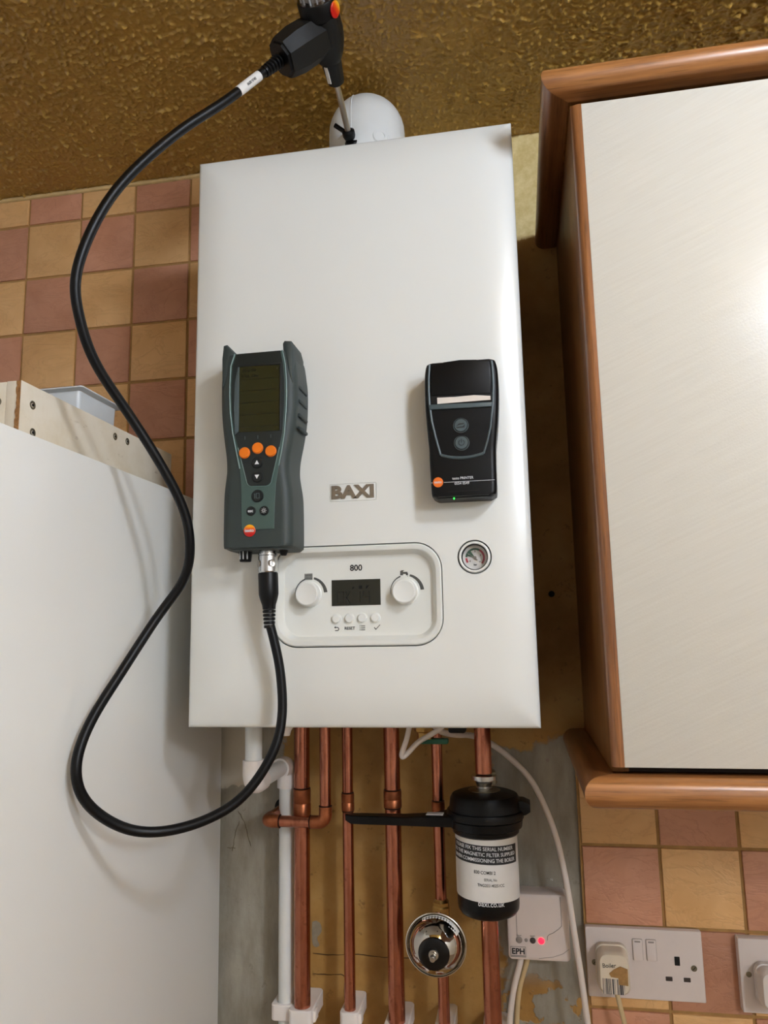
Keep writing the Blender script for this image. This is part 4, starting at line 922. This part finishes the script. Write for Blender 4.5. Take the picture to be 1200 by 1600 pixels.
cable('thin cream cord hanging from the plug in the double socket', [(.2830, -.024, 1.0420), (.2850, -.026, 1.0330), (.2880, -.028, 1.0180), (.2910, -.028, 1.0000), (.2930, -.028, .95), (.2930, -.028, .80), (.2930, -.028, .002)], .0031, 'cord_cream', grp='plug cords')
S2 = socket('white wall socket cut by the right edge of the photo', .4385, .5245, 1.0200, 1.1080, -.0130, False)
lathe('fixing_screw', (.4488, -.0125, 1.0655), (0, -1, 0), [(0, .0034), (.0010, .0034), (.0014, .002), (.0014, 0)], 'screw_metal', S2, 18, (True, False))
G2 = plug('white mains plug in the socket cut by the right edge', .4755, 1.0590, .0440, .0480, -.0133, -.0440, 'plug_white')
sweep('plug_mark', spline([(.4672, -.0442, 1.0590), (.4676, -.0442, 1.0550), (.4690, -.0442, 1.0528), (.4712, -.0442, 1.0532)], 4), .0005, 'print_grey', G2, 6)

# ================================================================== CUPBOARD
CB = thing('wall_cupboard', 'wall cupboard with cream laminate door and rounded oak cornice and rail', 'cupboard', (.565, -.16, 1.366))
CX0, CX1, CY = .2650, .8650, -.3205
box('side_panel', CX0, CX0 + .016, CY, PLAST - .001, 1.366, 2.0865, 'oak_side', CB, .0004)
box('side_panel', CX1 - .016, CX1, CY, PLAST - .001, 1.366, 2.0865, 'oak_side', CB, .0004)
box('carcass', CX0 + .016, CX1 - .016, CY + .001, PLAST - .001, 1.366, 2.0865, 'dark_gap', CB, .0004)
DR = box('door', .2748, CX1 - .002, -.3415, -.3245, 1.3735, 2.0715, 'door_laminate', CB, .0004)
def strip(x0, x1):
    rings = []
    for z in (1.3735, 2.0715):
        o_ = [(x1, -.3245, z), (x0 + .001, -.3245, z)] + [((x0 + .0075) - .0075 * math.cos(a), -.3330 - .0088 * math.sin(a), z) for a in [math.pi / 2 * k / 8 for k in range(9)]] + [(x1, -.3418, z)]
        rings.append(o_)
    return loft('door_edge', rings, 'oak_z', DR, angle=40)
strip(.2636, .2747)
def nosed(name, zc, th, yfront, xleft):
    """board with half-round nosing along front and left side, mitred at the corner"""
    r = th / 2; rings_f = []; n = 12
    pr_ = [(-r * math.sin(math.pi * k / n), r * math.cos(math.pi * k / n)) for k in range(n + 1)]      # outward offset, z offset
    inner = .030
    def prof_front(x, cx): # returns ring at front strip; mitre at left corner
        return [(x + (-(o_ if cx else 0)) * 0, yfront + r + o_, zc + z) for o_, z in pr_] + [(x, yfront + inner, zc - r), (x, yfront + inner, zc + r)]
    a = [(xleft + r + o_, yfront + r + o_, zc + z) for o_, z in pr_] + [(xleft + inner, yfront + inner, zc - r), (xleft + inner, yfront + inner, zc + r)]
    b_ = [(CX1, yfront + r + o_, zc + z) for o_, z in pr_] + [(CX1, yfront + inner, zc - r), (CX1, yfront + inner, zc + r)]
    P = loft(name, [a, b_], 'oak_x', CB, angle=40)
    c_ = [(xleft + r + o_, PLAST - .001, zc + z) for o_, z in pr_] + [(xleft + inner, PLAST - .001, zc - r), (xleft + inner, PLAST - .001, zc + r)]
    loft('return_moulding', [a, c_], 'oak_y', P, angle=40)
    box('board', xleft + inner, CX1, yfront + inner, PLAST - .001, zc - r + .001, zc + r - .001, 'oak_side', P, 0)
    return P
nosed('cornice', 2.1010, .0275, -.3550, .2330)
nosed('light_rail', 1.3515, .0285, -.3600, .2350)

# ================================================================== TALL CABINET and what lies on it
TC = thing('tall_cabinet', 'tall plain white cabinet left of the boiler with a wooden frame on top', 'cabinet', (-.562, -.31, 0))
box('carcass', -.862, -.262, -.600, -.016, 0.0005, 1.6955, 'cabinet_white', TC, .0008)
box('door', -.860, -.264, -.622, -.602, .08, 1.6935, 'cabinet_white', TC, .002)
FRM = thing('board_frame', 'raw-edged cream board frame with screw heads lying on the tall white cabinet', 'frame', (-.45, -.29, 1.6960))
box('side_board', -.3165, -.3000, -.4600, -.1250, 1.6960, 1.7630, 'melamine', FRM, .0004)
box('side_board', -.700, -.6835, -.4600, -.1250, 1.6960, 1.7630, 'melamine', FRM, .0004)
box('front_board', -.6833, -.3170, -.4600, -.4440, 1.6960, 1.7625, 'melamine', FRM, .0004)
box('back_board', -.6833, -.3170, -.1410, -.1250, 1.6960, 1.7300, 'melamine', FRM, .0004)
# chipped raw edge
V, F = [], []
n = 26
for k in range(n + 1):
    z = 1.6962 + .0664 * k / n; wv = .0018 + .0016 * random.random()
    V += [(-.3022 - wv, -.4608, z), (-.3006, -.4608, z), (-.3006, -.4598, z), (-.3022 - wv, -.4598, z)]
for k in range(n):
    for j in range(4): F.append((k * 4 + j, k * 4 + (j + 1) % 4, k * 4 + 4 + (j + 1) % 4, k * 4 + 4 + j))
F += [(0, 1, 2, 3), (n * 4 + 3, n * 4 + 2, n * 4 + 1, n * 4)]
finish('chipped_edge', V, F, 'chipboard', FRM, smooth=False)
for sy_, sz in ((-.4410, 1.7425), (-.4386, 1.7140), (-.2793, 1.7504), (-.2496, 1.7512)):
    K = lathe('screw', (-.3003, sy_, sz), (1, 0, 0), [(0, .0046), (.0006, .0046), (.0008, .0040), (.0002, .0018)], 'screw_metal', FRM, 20)
    lathe('screw_recess', (-.2996, sy_, sz), (1, 0, 0), [(0, .0017), (.0003, .0016)], 'hole_dark', K, 10)
lathe('screw', (-.3260, -.4597, 1.7420), (0, -1, 0), [(0, .0046), (.0006, .0046), (.0008, .0040), (.0002, .0018)], 'screw_metal', FRM, 20)
# plastic tray standing inside the frame
TR = thing('plastic_tray', 'white plastic tray with thin flared rim standing inside the board frame', 'tray', (-.40, -.21, 1.6960))
def tring(i, z): return [(x, y, z) for x, y in rr2(-.4000, -.2350, .098 - 2 * i, .0900 - 2 * i, .005, 4)]
loft('tub', [tring(.004, 1.6962), tring(0, 1.8135), tring(.0015, 1.8135), tring(.0055, 1.7000)], 'tray_white', TR, close=False)
rim = []
for i, dz in ((0.0, 0), (-.0075, .0012)):
    rim.append([(x, y, 1.8140 + dz + .0016 * math.sin(x * 90)) for x, y, z in tring(i, 0)])
rim += [[(x, y, z + .0016) for x, y, z in r_] for r_ in (rim[1], rim[0])]
loft('rim', rim, 'tray_white', TR, close=True)
